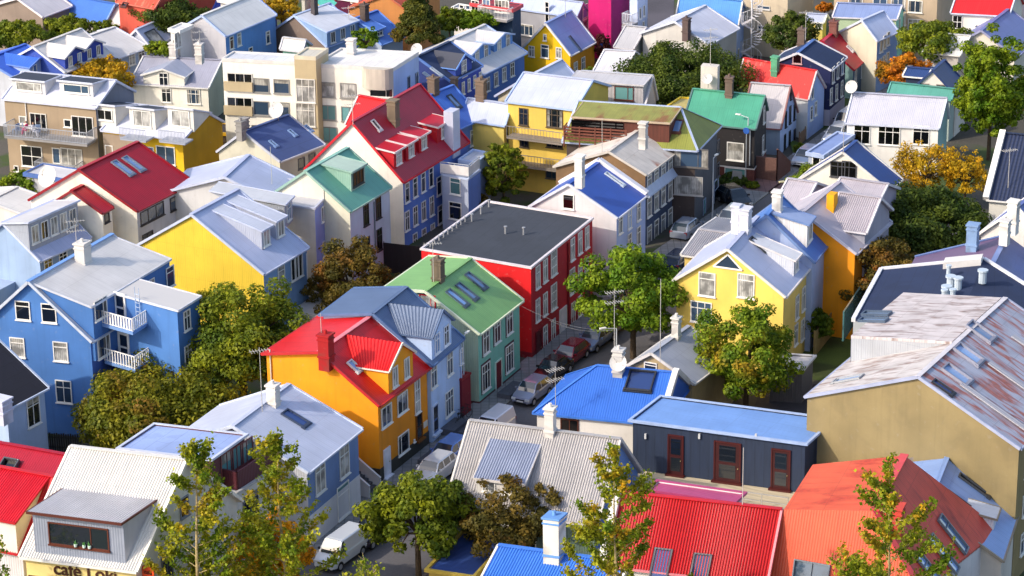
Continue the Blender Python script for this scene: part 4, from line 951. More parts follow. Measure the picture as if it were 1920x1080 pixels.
# grey extension with balconies
g=H('x','x',(878,336),(900,318),(828,326),('b',440),P_('a9b2c8'),FE('b8b8c0'),'flat',root=h.root,trim='b8c4dc',wallR=P_('6c88cc'),ov=.05,parapet=.1,wname='wing_wall')
g.win('L',[(854,349)],1.1,1.5,'t',g='t').win('L',[(854,395)],1.3,1.6,'t',g='k')
for a,b,z in (((828,326),(878,333),8.4),):
    m=M(); z=g.ze+.05; p,q,r_=U(826,326,z),U(879,333,z),U(899,316,z)
    for a_,b_ in ((p,q),(q,r_)):
        rail(m,a_,b_,1.1,1.3,r=.05,mi=0); m.box(a_+Z*.15,(b_-a_),Z*.8,(b_-a_).cross(Z).normalized()*.04,1)
    m.build('railing',[mat('chrome','a8acb4'),mat('paint','dcd8d6')],g.root)
g2=H('x','x',(893,305),(915,285),(862,297),('b',415),P_('8ba0d0'),FE('c0c4d4'),'flat',root=h.root,trim='b0c4e8',ov=.05,parapet=1.0,wname='wing_wall')
h=H('house','red roofed gable with a white parapet behind the crimson roof',(700,225),(760,190),None,9.0,P_('cfc8c4'),ME('c80c14'),'gv',apex=(722,201),trim='dcd4d0',az=63) if False else None
h=H('house','smaller bright red roofed house behind the left end of the crimson roof',(705,246),5,(632,250),8.0,P_('dcd8d4'),ME('cf1218'),'gv',apex=2.0,trim='d8d2ce',az=63)
# blue roof behind
h=H('house','house with a bright blue roof and brown chimney right of the crimson roof',(862,241),(905,222),None,('b',362),P_('5f86d4'),ME('4672cc','3c60b0'),'gu',apex=(806,178),trim='6a94e0',wallR=P_('6f90d8'))
chimney(h.root,h.pt(.7,h.r+.1,h.zr-.1),h.u,h.v,.9,.9,1.6,'6e5c50',1); h.sky('N',[(851,191)],.7,1.6,'3a4658','b').win('R',[(897,250),(886,258)],.8,1.5,'t')
# slate blue roof left middle
h=H('house','off white rendered house with a slate blue roof and small skylights, upper left middle',(525,303),(611,271),(405,285),5.0,P_('c6c2b2',dirt=.1),FE('455a8e'),'gu',apex=(456,247),trim='b8bccb',wallR=P_('a8a49c'),ov=.12)
h.win('R',[(565,306),(585,297)],.9,1.0,'','5a5a60','k').sky('N',[(548,250),(578,242),(512,270)],.4,.9,'7f9cc8','m')
h.dish('N',(522,226),.75,240,.9).chim('F',(452,247),.7,.7,1.0,'8f8c8a',pots=1).chim('N',(459,238),.6,.6,.8,'8f8c8a',pots=0)
# blue roof white gable centre
h=H('house','white gabled house with a royal blue roof in front of the rust spotted roof',(1157.5,409),(1214,365),(992,387),7.0,P_('d2d0d4'),ME('2c50a8','27458e'),'gu',apex=(1066,345),trim='c8ccda',wallR=P_('9fb4e4'),ov=.12)
h.win('L',[(1066,378)],1.0,1.25,'',g='k').sky('N',[(1152,337)],.5,1.9,'b8c8dc','c').chim('F',(1087,334),.75,.75,2.0,'dcdad8',pots=0)
h.win('R',[(1163,420),(1180,411),(1197,396)],.75,1.6,'T').win('R',[(1180,455),(1197,442)],.75,1.6,'T')
m=M(); m.beam(h.pt(h.La-.1,0,h.ze+.12),h.pt(h.La-.1,h.r,h.zr+.15),.5,.4); m.build('gable_parapet',mat('plaster','dcdae0'),h.root); m=M(); m.beam(h.pt(h.La-.1,h.Lb,h.ze+.12),h.pt(h.La-.1,h.r,h.zr+.15),.5,.4); m.build('gable_parapet',mat('plaster','dcdae0'),h.root)
# rusty white roof with dark slate walls
h=H('apartment_house','dark slate blue terraced block with a rust spotted white roof and attic window band',(1212,328),(1284,273),(1038,312),('b',462),P_('86684a',dirt=.3),mat('rust','d6cdc4','a4552e',None,t=.60,sx=.6,sy=.35),'gu',apex=(1141,284),trim='c8c0b8',wallR=P_('3c4a66'),ov=.15)
sl=h
for (y0,y1,n_,w_) in ((-1,0,0,0),):
    pass
h.row('R',(1217,342),(1269,302),5,1.05,1.35,'t',g='c')
h.row('R',(1217,388),(1269,345),5,1.0,1.75,'t',g='c').row('R',(1217,441),(1269,397),5,1.0,1.75,'t',g='c')
a=h.wp('R',1213,358); L_=h.La
m=M(); z_=a.z; p0=h.pt(0,h.ov-.02,z_-.35); m.face([p0,p0+h.u*L_,p0+h.u*L_+Z*.5+h.v*0.0,p0+Z*.5]); m.box(p0+h.nR*.45-Z*.05,h.u*L_,h.nR*-.45,Z*.12); m.face([p0+h.nR*.45,p0+h.nR*.45+h.u*L_,p0+h.u*L_+Z*.7,p0+Z*.7]); m.build('eaves_band',ME('b4c4e4'),h.root)
h.chim('F',(1206,262),.7,.7,1.6,'d2cdc8',pots=0).ant('F',(1129,285),3.0,10,0).pipe('R',1262,330,450,'20242c')
# dark corner building with mossy hipped roof
h=H('apartment_house','dark grey brown corner block with a mossy green hipped roof and timber roof terrace',(1308,283),7.6,(1054,266),('b',425),P_('4b403c'),mat('rust','84883a','6a5a38',None,t=.62,sx=.8,sy=.3),'hv',apex=2.6,trim='b0bcd8',wallR=P_('595a60'),hipr=(2.6,.2),ov=.3)
o_,e_,n_,t_,le_,dp_=h.slopes['N']
D=h.dormer('N',(1165,262),8.4,1.8,'shed',wall=WD('5c2e22'),roof=mat('rust','8c8c46','8a4e34',None,t=.55,sx=.7,sy=.3),nw=0,t2=.3,trim='b8a48c')
m=M(); q=h.sp('N',1118,259); c=q
m.box(q+h.nL*.03+Z*.2+h.v*2.2,h.v*-4.6,h.nL*.05,Z*1.35,0)
m.build('opening_shade_panel',gmat('k'),D)  # black sheet set on the timber front as the shade inside the open terrace
m=M(); a=q+h.nL*1.1+h.v*2.6; b=q+h.nL*1.1-h.v*2.9
for k in range(5): m.beam(a+Z*(.1+.27*k),b+Z*(.1+.27*k),.06,.14); m.beam(a+Z*(.1+.27*k),a-h.nL*1.2+Z*(.1+.27*k),.06,.14)
for k in range(5): x=a.lerp(b,k/4); m.beam(x-Z*.6,x+Z*1.3,.1,.1,up=h.u)
m.build('terrace_railing',WD('6a3626'),D)
h.sky('N',[(1268,238)],1.0,1.5,'6a4030','b')
h.win('L',[(1296,296)],3.0,1.7,'s','6a6664','m').win('L',[(1291,348)],2.5,1.7,'','b8b4b0','c')
h.win('R',[(1342,370)],1.4,3.4,'t','b8c4d8','m').win('R',[(1320,405)],.8,3.2,'','8fa0bc','t').win('R',[(1346,318),(1346,275)],.7,1.3,'t','5a5a60','k')
# pale yellow building upper middle
h=H('apartment_house','pale yellow balcony block with a light blue metal roof, upper centre',(1078,206),8,(948,190),('b',372),P_('e4c25a'),ME('b6bedc','949cb8'),'gv',apex=1.6,trim='a8bce4',az=None,ov=.15,zb=0)
h.win('L',[(982,219)],.9,1.6,'T','5a4c3c','d').win('L',[(1040,222)],1.6,1.7,'3T','5a4c3c','d').win('L',[(983,267)],.9,.9,'|','5a4c3c','d').win('L',[(1040,268)],1.6,.9,'3','5a4c3c','d').win('L',[(1035,325)],1.2,1.0,'|','6a6258','m')
for y in (258,309):
    a=h.wp('L',962,y-9); b=h.wp('L',1066,y+3); z=(a.z+b.z)/2; a.z=b.z=z
    m=M(); m.box(a-Z*.15,b-a,h.nL*1.4,Z*.15); bb=m.build('balcony',P_('8a8078'),h.root); m=M(); rail(m,a+h.nL*1.35,b+h.nL*1.35,1.0,.3,r=.03); m.build('railing',mat('chrome','8a8480'),bb)
h=H('house','pale yellow wing with a white roof and brick chimney, left of the balcony block',(947,236),(966,215),(868,222),('b',360),P_('dcc468'),ME('b4bedf','949cb8'),'gv',apex=2.2,trim='a8bce4',wallR=P_('d8c070'))
h.win('R',[(953,262)],.8,2.2,'T','8a7c60','m').chim('N',(902,182),1.0,1.0,1.7,'7a6656',pots=2)
h=H('house','cream gabled house with white and pale blue cross roofs above the yellow balcony block',(1015,196),8,(928,180),('b',300),P_('cfc5b0'),ME('c2c8e6','a0a8c4'),'gu',apex=(975,152),trim='b8c0e0')
h.win('L',[(992,178)],.9,.9,'|')
h=H('house','pale grey house with a broad two window dormer left of the big round tree',(1208,204),(1237,187),(1073,196),5.6,P_('c2b8b4'),ME('bdbcc4','9c9ca4'),'gv',apex=(1224,142),trim='c8c4c8',ov=.1)
h.dormer('N',(1138,192),6.8,1.9,'shed',wall=WD('b4b0b4'),roof=ME('b6b4bc'),nw=2,ww=1.8,wh=1.3,style='s',t2=.25,col='6a3a30',g='t')
# black house green roof
h=H('house','black house with a teal green roof and white framed windows, brick at street level',(1417,242),(1440,206),(1281,228),('b',344),P_('221f22'),ME('4f9c80','3f846c'),'gv',apex=(1434,180),trim='5c7a78',ov=.12)
h.win('L',[(1379,284)],1.6,1.7,'',g='c').win('R',[(1432,215),(1430,270)],.8,1.6,'t')
m=M(); k=.05; zt_=h.wp('L',1400,317).z; m.box(h.pt(h.ov-k,h.ov-k,0),h.u*(h.La-2*h.ov+2*k),h.v*(h.Lb-2*h.ov+2*k),Z*zt_); m.box(h.pt(h.ov-k-.03,h.ov-k-.03,zt_),h.u*(h.La-2*h.ov+2*k+.06),h.v*(h.Lb-2*h.ov+2*k+.06),Z*.1,1); m.build('brick_base',[mat('brickwork','6a3a34'),mat('paint','d0ccc8')],h.root)
window(h.root,h.wp('L',1379,329)+h.nL*.1,-h.v,h.nL,2.0,1.5,'','d8d4d0','t')
h.chim('N',(1367,180),.8,.8,1.9,'6e5a50',pots=1).pipe('L',1407,243,310)
m=M(); c=h.sp('N',1325,178); m.cbox(c+Z*.8+h.u*1.5,h.u,h.v,Z,1.0,1.6,3.2); m.build('chimney',P_('ccc4bc'),h.root); dish(h.root,c+Z*.5+h.u*.6,.5,245,.8); antenna(h.root,c+Z*2+h.u*1.5,4.0)
h=H('shed','small bright yellow parapet roof terrace between the big tree and the teal roof',(1290,206),4,(1241,205),5.6,P_('f0c820'),FE('c0b070'),'flat',trim='f0cc28',az=63,parapet=.6,cat='building')
# bright yellow house
h=H('house','bright yellow gabled house with a blue grey roof at the top',(1070,104),(1117,79),(980,90),('b',149),P_('f2c20a'),ME('7f92c8','6a7cb0'),'gu',apex=(1023,44),trim='e2e0e4',wallR=P_('c88a10'),ov=.1)  # orange toned street wall is the yellow darkened to carry its shade
h.win('L',[(1022,70)],.4,.7,'t').win('L',[(997,96),(1048,99)],.7,1.15,'T').win('L',[(1022,96)],.95,1.4,'t').win('L',[(1044,134)],.95,1.6,'T').win('R',[(1079,131),(1093,122)],.8,1.7,'T').sky('N',[(1078,82)],.35,2.0,'44546e','d')
h.ant('N',(1060,34),2.2,20,1)
# ---- white flats
h=H('apartment_building','cream three storey flats with a beige stair tower, left block',(556,117),2.6,(415,110),11,P_('ebe6da'),FE('c8ccd8'),'flat',trim='d4d0cc',az=None,parapet=.3,ov=.05)
fl=h
for y in (0,1):
    h.row('L',(490,160+43*y),(528,162+43*y),2,1.5,1.35,'','8a8884','m').row('L',(487,248),(525,250),1,1.5,1.3,'','8a8884','t')
for y in (150,195):
    c=h.wp('L',447,y+18); m=M(); o=c-(-h.v)*1.3; m.box(o-Z*.1,-h.v*2.7,h.nL*.25,Z*.85); m.build('balcony',P_('b8a684'),h.root)
    window(h.root,h.wp('L',450,y+2),-h.v,h.nL,2.4,1.5,'3','d0ccc4','k')
g=H('x','x',(592,107),3,(552,104),12.0,P_('bba986'),FE('c8c0b0'),'flat',trim='d0c4ac',root=h.root,az=None,ov=.02,wname='stair_tower')
g.win('L',[(573,170),(573,215)],1.8,2.2,'3T','dcd8d0','c')
h=H('apartment_building','cream flats with a rounded balcony corner and pale blue end wall, right block',(737,128),(792,98),(586,122),11,P_('ebe6da'),FE('dcd8d6'),'flat',trim='d8d4d0',wallR=P_('a8bce4'),parapet=.35,ov=.03)
h.row('L',(613,168),(653,170),2,1.5,1.4,'|','8a8884','c').row('L',(615,211),(655,214),2,1.5,1.4,'|','8a8884','t').row('L',(618,252),(655,255),1,1.5,1.4,'|','8a8884','t')
h.win('R',[(766,155),(781,148)],.6,1.2,'','7a8898','m').chim('N',(659,100),.8,.8,1.4,'d8d0cc',pots=0)
m=M(); 
c0=h.wp('L',677,130); 
MB_=m
for z0,z1,k in ((h.ze-1.9,h.ze+.02,0),(h.ze-5.2,h.ze-4.3,1),(h.ze-8.4,h.ze-7.5,1)):
    m=M(); p=h.pt(0,0,0); W_=(h.wp('L',677,140)-h.wp('L',736,145)); W_.z=0; Wl=W_.length
    N=10; pts=[]
    for i in range(N+1):
        t=i/N; x=Wl*(1-t); off=.9*math.sin(math.pi*min(1,t*1.0)*.5+math.pi*.5*0) if False else .75*(1-(2*t-1)**4)
        pts.append(h.pt(0,x,0)+h.nL*off)
    for i in range(N): a,b=pts[i],pts[i+1]; m.face([a+Z*z0,b+Z*z0,b+Z*z1,a+Z*z1],mi=k)
    m.face([p_+Z*z0 for p_ in pts][::-1],mi=k); m.face([p_+Z*z1 for p_ in pts],mi=k); m.build('rounded_balcony',[P_('bdb4a8'),P_('b8a684')],h.root)
h.win('L',[(715,168)],2.2,1.4,'s','d4d0cc','k').win('L',[(715,206)],2.2,1.4,'s','d4d0cc','k')
# brown apartments
h=H('apartment_building','brown terrace flats with a white roof, two flat dormers and a shared balcony',(180,203),(259,172),(1,187),('b',352),P_('a08c74'),ME('c2c6de','9ca4bc'),'gv',apex=(217,151),trim='c4c8dc',wallR=P_('747a8a'),ov=.12)
br=h
for x in (55,144): h.dormer('N',(x,184-(8 if x==55 else 4)),3.4,1.3,'shed',wall=P_('d4d2d4'),roof=FE('353d4e'),nw=1,ww=2.6,wh=.8,style='s',t2=.02,trim='c8ccdc')
h.win('L',[(43,225),(127,231)],.75,.75,'').win('L',[(72,227)],1.7,1.5,'3','d8d4cc','k').win('L',[(155,237)],2.2,1.9,'3','e0dcd8','k').win('L',[(31,316)],.5,.6,'',g='k').win('L',[(60,293)],2.2,2.0,'+',g='k').win('L',[(106,292)],.8,1.5,'').win('L',[(135,298)],2.2,2.0,'3',g='c')
h.pipe('L',48,192,240)
def longbal(h,f,p,q,d=1.5,col='9a9ea8',step=.16,slab='8f8c8c',hh=1.1):
    a,b=h.wp(f,*p),h.wp(f,*q); z=(a.z+b.z)/2; a.z=b.z=z; n=h.nn(f)
    m=M(); m.box(a-Z*.2,b-a,n*d,Z*.2); bb=m.build('balcony',P_(slab),h.root); m=M(); rail(m,a+n*(d-.05),b+n*(d-.05),hh,step,r=.03); rail(m,a,a+n*d,hh,step,r=.03); rail(m,b,b+n*d,hh,step,r=.03); m.build('railing',mat('chrome',col),bb); return a,b,n
ba=longbal(h,'L',(28,246),(182,258),1.9)
longbal(h,'L',(82,317),(157,322),1.6)
# white/yellow apartments
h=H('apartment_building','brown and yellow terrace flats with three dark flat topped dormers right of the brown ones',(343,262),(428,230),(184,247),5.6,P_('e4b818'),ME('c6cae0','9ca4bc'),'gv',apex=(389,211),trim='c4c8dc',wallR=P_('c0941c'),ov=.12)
for x,w_ in ((198,2.2),(268,2.6),(340,2.6)): h.dormer('N',(x,247-(5 if x>200 else 12)),w_,1.9,'shed',wall=P_('d8d4cc'),roof=FE('353d4e'),nw=1,ww=w_*.7,wh=1.5 if x>200 else 1.0,style='|',t2=.0,trim='c8ccdc',g='c' if x>200 else 'k')
h.win('L',[(311,291)],1.9,1.7,'|',g='m').win('L',[(205,285),(282,288)],.8,1.3,'')
m=M(); c0=h.pt(-.02,h.Lb*.68,0); m.box(h.pt(h.ov-.04,h.Lb*.62,0),h.v*(h.Lb*.38-h.ov),h.u*.3,Z*(h.ze-.3)); m.build('brown_wall_panel',P_('9c8a78'),h.root)
for x in (262,335): 
    a=h.sp('N',x,262); 
    m=M(); ex=-h.v; n=h.nL; o=Vector((a.x,a.y,h.ze+.1))-ex*1.3; rail(m,o+n*1.2,o+ex*2.6+n*1.2,1,.14,r=.03); m.box(o-Z*.15-n*.3,ex*2.6,n*1.5,Z*.15); m.build('balcony',mat('chrome','9aa0b0'),h.root)
h=H('wall','dark brown timber screen with a black panel beside the yellow terrace flats',(425,250),3,(365,250),3.2,WD('4a3a30'),FE('3a3030'),'flat',trim='c89a20',az=None,parapet=.3,cat='wall',zb=0)
# white house with cross gable
h=H('house','white house with a mauve grey roof and a central front gable',(391,165),(447,120),(243,157),('b',232),P_('ebe6da'),ME('9a9ab2','80809a'),'gv',apex=(416,113),trim='dcdad8',wallR=P_('c6c0a8'),ov=.1)
h.dormer('N',(308,158),4.2,1.5,'gable',wall=P_('ebe6da'),roof=ME('98a2c0'),nw=1,ww=.95,wh=1.5,style='T',rise=1.1,d0=.12)
h.win('L',[(312,178)],1.0,1.5,'T').win('L',[(363,181)],1.4,1.5,'3T').chim('N',(326,110),.8,.8,1.7,'d8d2ce').chim('F',(374,104),.8,.8,1.2,'d8d2ce',ant=1.5)
# ---- top left
h=H('house','dark blue house with two white roofed gables at upper left',(122,136),(188,98),None,5.5,P_('3450a8'),ME('d4ccc6','a8a4a0'),'gu',apex=(62,88),trim='d0d0d8',az=60)
h.dormer('N',(130,114),3.0,2.0,'gable',wall=P_('2c44a0'),roof=ME('d4ccc6'),nw=2,ww=.6,wh=1.0,style='|',rise=1.2,d0=.3)
h.dormer('N',(163,98),3.0,2.0,'gable',wall=P_('2c44a0'),roof=ME('d4ccc6'),nw=2,ww=.6,wh=1.0,style='|',rise=1.2,d0=.3)
h=H('house','house with a vivid blue roof and small pale dormer near the left edge',(38,152),(100,120),None,5.0,P_('b8bcc8'),ME('3a62c8','2f52ac'),'gu',apex=(-30,112),trim='6a8ad4',az=60)
h.dormer('N',(74,138),2.8,1.8,'gable',wall=P_('9fb2d8'),roof=ME('3a68d0'),nw=2,ww=.6,wh=1.1,style='',rise=.9)
h=H('house','long pale blue house with a plain white roof at upper left',(219,110),(281,88),None,4.6,P_('9aaccc'),ME('d9d4d2','b4b0ae'),'gu',apex=(152,72),trim='c4c8d8',az=None,ov=.1)
h.win('R',[(247,110),(265,104)],.95,1.3,'T')
h=H('house','white low house roof with a blue grey rear roof and roof hatch, upper left',(282,88),5,(240,76),4.6,P_('b8bccc'),ME('aab4d8','8c96b8'),'gu',apex=1.6,trim='c8c8d4',az=63); h.sky('N',[(290,72)],1.8,2.0,'39404e','c')
h=H('building','long building with a saturated blue corrugated roof in the top left corner',(197,44),4,(34,50),5,P_('c4bcb8'),CO('3f70c4'),'gv',apex=1.6,trim='7ea0dc',az=63,cat='building') 
h=H('house','brown rendered gable with white roof in the top left corner',(80,32),5,(-28,14),6.0,P_('8a7a70'),ME('d2cad0'),'gu',apex=(32,-3),trim='dcd4d8')
h=H('house','red roofed house with a red front behind the blue corrugated roof, top left',(262,52),(300,35),(196,40),5.0,P_('b02028'),ME('d4ccc8'),'gv',apex=1.4,trim='d8d4d0',az=63); h.win('L',[(245,50)],.9,.7,'|')
h=H('building','building with a faded brick red roof at the top edge left',(290,16),12,(192,18),7.5,P_('c05040'),mat('rust','c84a34','d87a60',None,t=.55,sx=3,sy=.5),'gv',apex=4,trim='c86a5a',az=63,cat='building'); h.sky('N',[(234,10)],.7,.7,'5a3028','k')
h=H('apartment_house','pale blue house with a broad white hipped roof and grey corrugated end wall, upper left',(423,68),9,(338,53),('b',200),CO('b0aeb8'),ME('dcd8d4','b8b4b0'),'gu',apex=1.7,trim='9fb0d8',wallR=P_('5f8ecc'),ov=.1)
h.win('R',[(434,80),(448,74),(502,70),(470,100)],.7,1.3,'t')
g=H('x','x',(337,58),2.5,(326,66),8.0,P_('d8d4d0'),ME('dcd8d8'),'flat',root=h.root,az=63,wname='oriel_wall'); g.win('R',[(333,75)],1.2,1.6,'|')
h=H('house','small mint green house with an off white cross roof beside the brown gable',(567,97),(585,84),(525,92),5.8,P_('7fb8a4'),ME('cfcac8','aaa6a4'),'gv',apex=(573,75),trim='c8c8d0'); h.win('R',[(572,97)],.9,1.3,'3')
h=H('house','brown rendered gabled house with pale blue roof and a wide three window dormer, top',(613,88),(668,62),(518,57),('b',175),P_('77675e'),ME('9cb4e4','7f96c8'),'gu',apex=(552,29),trim='a8bce8',wallR=P_('86a4cc'),ov=.12)
h.dormer('N',(643,78),5.0,1.6,'shed',wall=P_('7f9cc4'),roof=ME('c4c8d8'),nw=3,ww=.75,wh=1.15,style='|',t2=.25).name='dormer'
h.chim('N',(590,32),.7,.7,2.6,'4a4448',dish_=0).ant('N',(655,64),3,20,2)
h=H('house','steep bright blue roofed house with a thin brown chimney in front of the orange wall',(716,84),4,None,('b',160),P_('a8b4c8'),ME('4670c4','3a60ac'),'gu',apex=(662,36),trim='6e94dc',az=55); h.chim('N',(684,42),.8,.8,2.0,'5a4a44'); h.dormer('N',(712,70),1.4,.9,'shed',wall=P_('6a94d0'),nw=1,ww=.9,t2=.3)
h=H('apartment_building','building with a plain orange tan end wall and rusty orange roof at the top',(764,20),10,(650,18),('b',118),P_('d08a4c'),mat('rust','d4502a','8c4030',None,t=.6,sx=1,sy=.4),'gu',apex=(722,-10),trim='c86a4a',ov=.1)
h=H('building','red wall building with an abstract painted mural at the top edge',(672,0),8,(590,-12),('b',105),P_('b02428'),FE('8a8a90'),'flat',az=63,cat='building')
# abstract generic mural patches
m=M(); rnd2=random.Random(3)
for i in range(16):
    x=rnd2.uniform(592,668); y=rnd2.uniform(2,34); c=h.wp('L',x,y)+h.nL*(.012+.002*i); N=14; rr=rnd2.uniform(.4,1.3); ph=rnd2.uniform(0,6)
    m.face([c+(h.v*math.cos(t)*rr*(1+.3*math.sin(3*t+ph))+Z*math.sin(t)*rr*.7*(1+.3*math.cos(2*t+ph))) for t in [-2*math.pi*k/N for k in range(N)]],mi=i%5)
m.build('mural',[mat('paint',c) for c in ('5c1a3c','5cc4bc','e8c040','d8483c','e8e0d8')],h.root)
h=H('tower','white church like turret building at the top edge',(572,-6),4,(560,-8),('b',95),P_('ded8cc'),FE('b8b4b0'),'flat',az=63,cat='building') 
h=H('house','indigo gabled house with a curved Dutch front gable, upper middle',(845,153),(905,123),None,('b',296),P_('2c3e80'),FE('2b3a5c'),'gu',apex=(782,107),trim='5a7cc0',wallR=P_('2f46a0'),ov=.1)
h.dormer('N',(872,138),3.0,2.0,'gable',wall=P_('2c469c'),roof=FE('4a4c58'),nw=1,ww=.9,wh=1.6,style='9',rise=2.2,trim='6c96dc',d0=.2).name='dormer'
h.chim('N',(852,168),.6,.6,1.2,'6a5c54',pots=0).sky('N',[(804,145),(818,136)],.4,1.4,'a8b8d0','c').sky('N',[(873,111)],.4,1.2,'c8d0dc','c').row('R',(868,165),(900,146),4,.5,1.2,'T'); dish(h.root,h.pt(.2,h.r,h.zr),.6,240,.6)
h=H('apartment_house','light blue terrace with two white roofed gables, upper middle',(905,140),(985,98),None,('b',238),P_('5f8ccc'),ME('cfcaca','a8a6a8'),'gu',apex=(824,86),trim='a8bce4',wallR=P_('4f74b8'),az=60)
for x,y in ((915,118),(955,97)): h.dormer('N',(x,y),3.6,2.2,'gable',wall=P_('5c8ac8'),roof=ME('cfcaca'),nw=2,ww=.75,wh=1.4,style='T',rise=1.2,d0=1.6)
h.row('R',(914,158),(960,130),4,.8,1.4,'T')
h=H('house','small steep teal blue lean roof beside the bright yellow house',(1012,122),(1015,118),None,4.0,P_('5f7894'),ME('4a8ac0'),'gu',apex=(968,86),trim='6a94c0',az=63) if False else None
# top centre
h=H('apartment_building','grey building with a curved pale roof at the top centre',(1081,32),(1104,20),(955,14),('b',108),P_('9c9ca4'),ME('a8b8e0'),'gv',apex=2.2,trim='aab8dc',wallR=P_('7890b8'),ov=.1)
h.win('L',[(1026,22)],.5,2.2,'t','dcd8d4','k').win('L',[(988,56)],1.6,1.2,'3','dcd8d4','m').win('R',[(1097,46),(1097,22)],1.2,1.6,'t'); h.ant('N',(1060,28),2,20,0)
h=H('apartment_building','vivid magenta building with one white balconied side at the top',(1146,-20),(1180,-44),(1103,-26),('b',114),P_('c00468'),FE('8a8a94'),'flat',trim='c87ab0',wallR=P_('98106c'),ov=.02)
g=H('x','x',(1197,-20),(1216,-34),(1178,-24),8.0,P_('b8c4e0'),FE('b8b8c0'),'flat',root=h.root,az=None,wname='white_wing_wall'); longbal(g,'L',(1178,64),(1196,66),1.2,'c8c8d0'); longbal(g,'L',(1178,40),(1196,42),1.2,'c8c8d0'); g.win('R',[(1200,25),(1207,20),(1206,50)],.5,1.2,'',g='d')
h=H('house','low grey corrugated gabled shed house left of the big round tree',(1188,92),6,(1151,88),('b',150),P_('a4a8a4'),ME('b4b2b8'),'gv',apex=1.5,trim='c8c4c8',az=63)
h=H('house','white low roofed house just left of the big round tree',(1168,140),(1230,115),(1110,138),3.8,P_('d4d0cc'),ME('cdcbd6'),'gv',apex=1.6,trim='dcd8dc',az=63)
h=H('house','pale house with crossing lilac and white roofs and a brown chimney above the big tree',(1330,84),7,(1200,62),('b',165),P_('c4c0bc'),ME('c6c8de'),'gu',apex=1.8,trim='c8ccdc',az=60); h.chim('N',(1287,62),.8,.8,1.6,'5a4a48'); 
h=H('house','aqua green walled house with a lilac roof beside a spiral stair at top',(1366,62),4,(1296,57),('b',125),P_('86c4b4'),ME('b8bede'),'gv',apex=1.2,trim='c0c8e0',az=63)
h=H('house','light blue walled house with blue roof and white parapets at the top edge',(1384,48),(1400,22),(1268,35),('b',122),P_('c8c0b8'),ME('4c88cc','4078b8'),'gv',apex=(1392,2),trim='dcd8d4',wallR=P_('9cb8ec'))
h.row('R',(1376,110),(1392,95),3,.7,1.3,'',g='d')
m=M(); 
h=H('apartment_building','tall beige block behind the blue roofed houses at top',(1480,-30),8,(1330,-45),('b',112),P_('c4b49c'),FE('b8b4b0'),'flat',az=63); h.win('L',[(1432,14),(1432,52)],1.4,.4,'','c8c4c0','m')
# spiral stair
q=U(1408,122,0); r=empty('spiral_stair','white spiral stair beside the beige block','spiral stair',q); m=M(); m.tube(q,q+Z*7,.08,n=8)
for i in range(34):
    a=i*24; z=i*.2; d=azv(a); m.face([q+Z*z+d*.1,q+Z*z+d*1.1,q+Z*z+azv(a+24)*1.1,q+Z*z+azv(a+24)*.1]); m.beam(q+Z*z+d*1.1,q+Z*(z+1.0)+d*1.1,.03,.03,up=d); m.beam(q+Z*(z+1)+d*1.1,q+Z*(z+1.2)+azv(a+24)*1.1,.04,.04)
m.build('steps',mat('chrome','cfccd0'),r)
# navy house
h=H('house','tall navy gabled house with a dark blue roof near the top right',(1559,132),(1588,107),(1440,122),('b',237),P_('152050'),FE('1e3156'),'gu',apex=(1496,99),trim='d0d0d8',ov=.1,plinth=('a8a4b4',1.6),ridgecol='4a6cae')
h.win('L',[(1495,110)],.9,1.0,'','c8a0a0','k').row('R',(1562,140),(1579,124),3,.7,1.6,'t').row('R',(1558,180),(1578,166),3,.7,1.6,'t')
h.chim('F',(1503,84),.8,.8,1.7,'6a5850').ant('N',(1510,75),3,10,1)

h=H('house','teal walled house with a crimson roof behind the navy house',(1601,131),(1623,110),None,('b',186),P_('7a9a98'),ME('b00c2c','98102a'),'gu',apex=(1543,78),trim='a81830',wallR=P_('4c6480'),ov=.1,az=None)
h.sky('N',[(1593,92)],.5,.9,'e0d8d8','c').row('R',(1604,143),(1616,132),2,.6,1.4,'').chim('N',(1563,64),.9,.9,1.4,'7a4c44')
h=H('house','white house with a faded scarlet roof and green chimney, right of the big tree',(1516,187),(1540,163),(1385,160),('b',262),P_('c4c8cc'),mat('rust','d41c18','d88a80',None,t=.6,sx=1.4,sy=.5),'gv',apex=(1531,133),trim='c8b8b8',wallR=P_('a8bce8'),ov=.1)
h.win('R',[(1521,212),(1529,203)],.6,1.4,'t').chim('N',(1453,135),.8,.8,1.6,'5aa07c',pots=0).win('R',[(1523,175)],.6,1.1,'').chim('F',(1412,145),.6,.6,1.1,'6a5048',pots=0)
h=H('house','narrow grey and pale blue gabled house with a brown edged grey roof by the steps',(1464,242),(1496,210),(1390,236),('b',292),P_('8fa0b4'),ME('bdb4b8','98908e'),'gv',apex=(1482,161),trim='8a5a58',wallR=P_('a9bce4'),ov=.1)
h.win('R',[(1473,224),(1489,210)],.5,1.5,'','26262c','k').win('R',[(1481,215)],.6,1.7,'','26262c','k').win('R',[(1471,272),(1480,265),(1489,262)],.55,2.1,'','26262c','k').win('R',[(1482,178)],.4,.9,'','26262c','k')
h=H('house','long white cottage with a pale lilac corrugated roof, upper right',(1761,241),(1786,222),(1584,232),4.8,P_('e6e3de'),CO('b2b2c8','9a9ab0'),'gv',apex=(1775,184),trim='ccd0e0',wallR=P_('98bcc0'),ov=.12)
h.win('L',[(1616,252),(1727,253)],1.5,1.8,'T',g='k').win('L',[(1667,254)],2.0,1.8,'3T',g='k'); h.dish('N',(1598,182),.6,235,.9)
h=H('house','low teal green roofed house behind the lilac cottage',(1784,187),(1815,182),(1665,174),4.2,P_('a8b8b4'),ME('4f9488','3f8074'),'gv',apex=.8,trim='5a9c94',az=63)
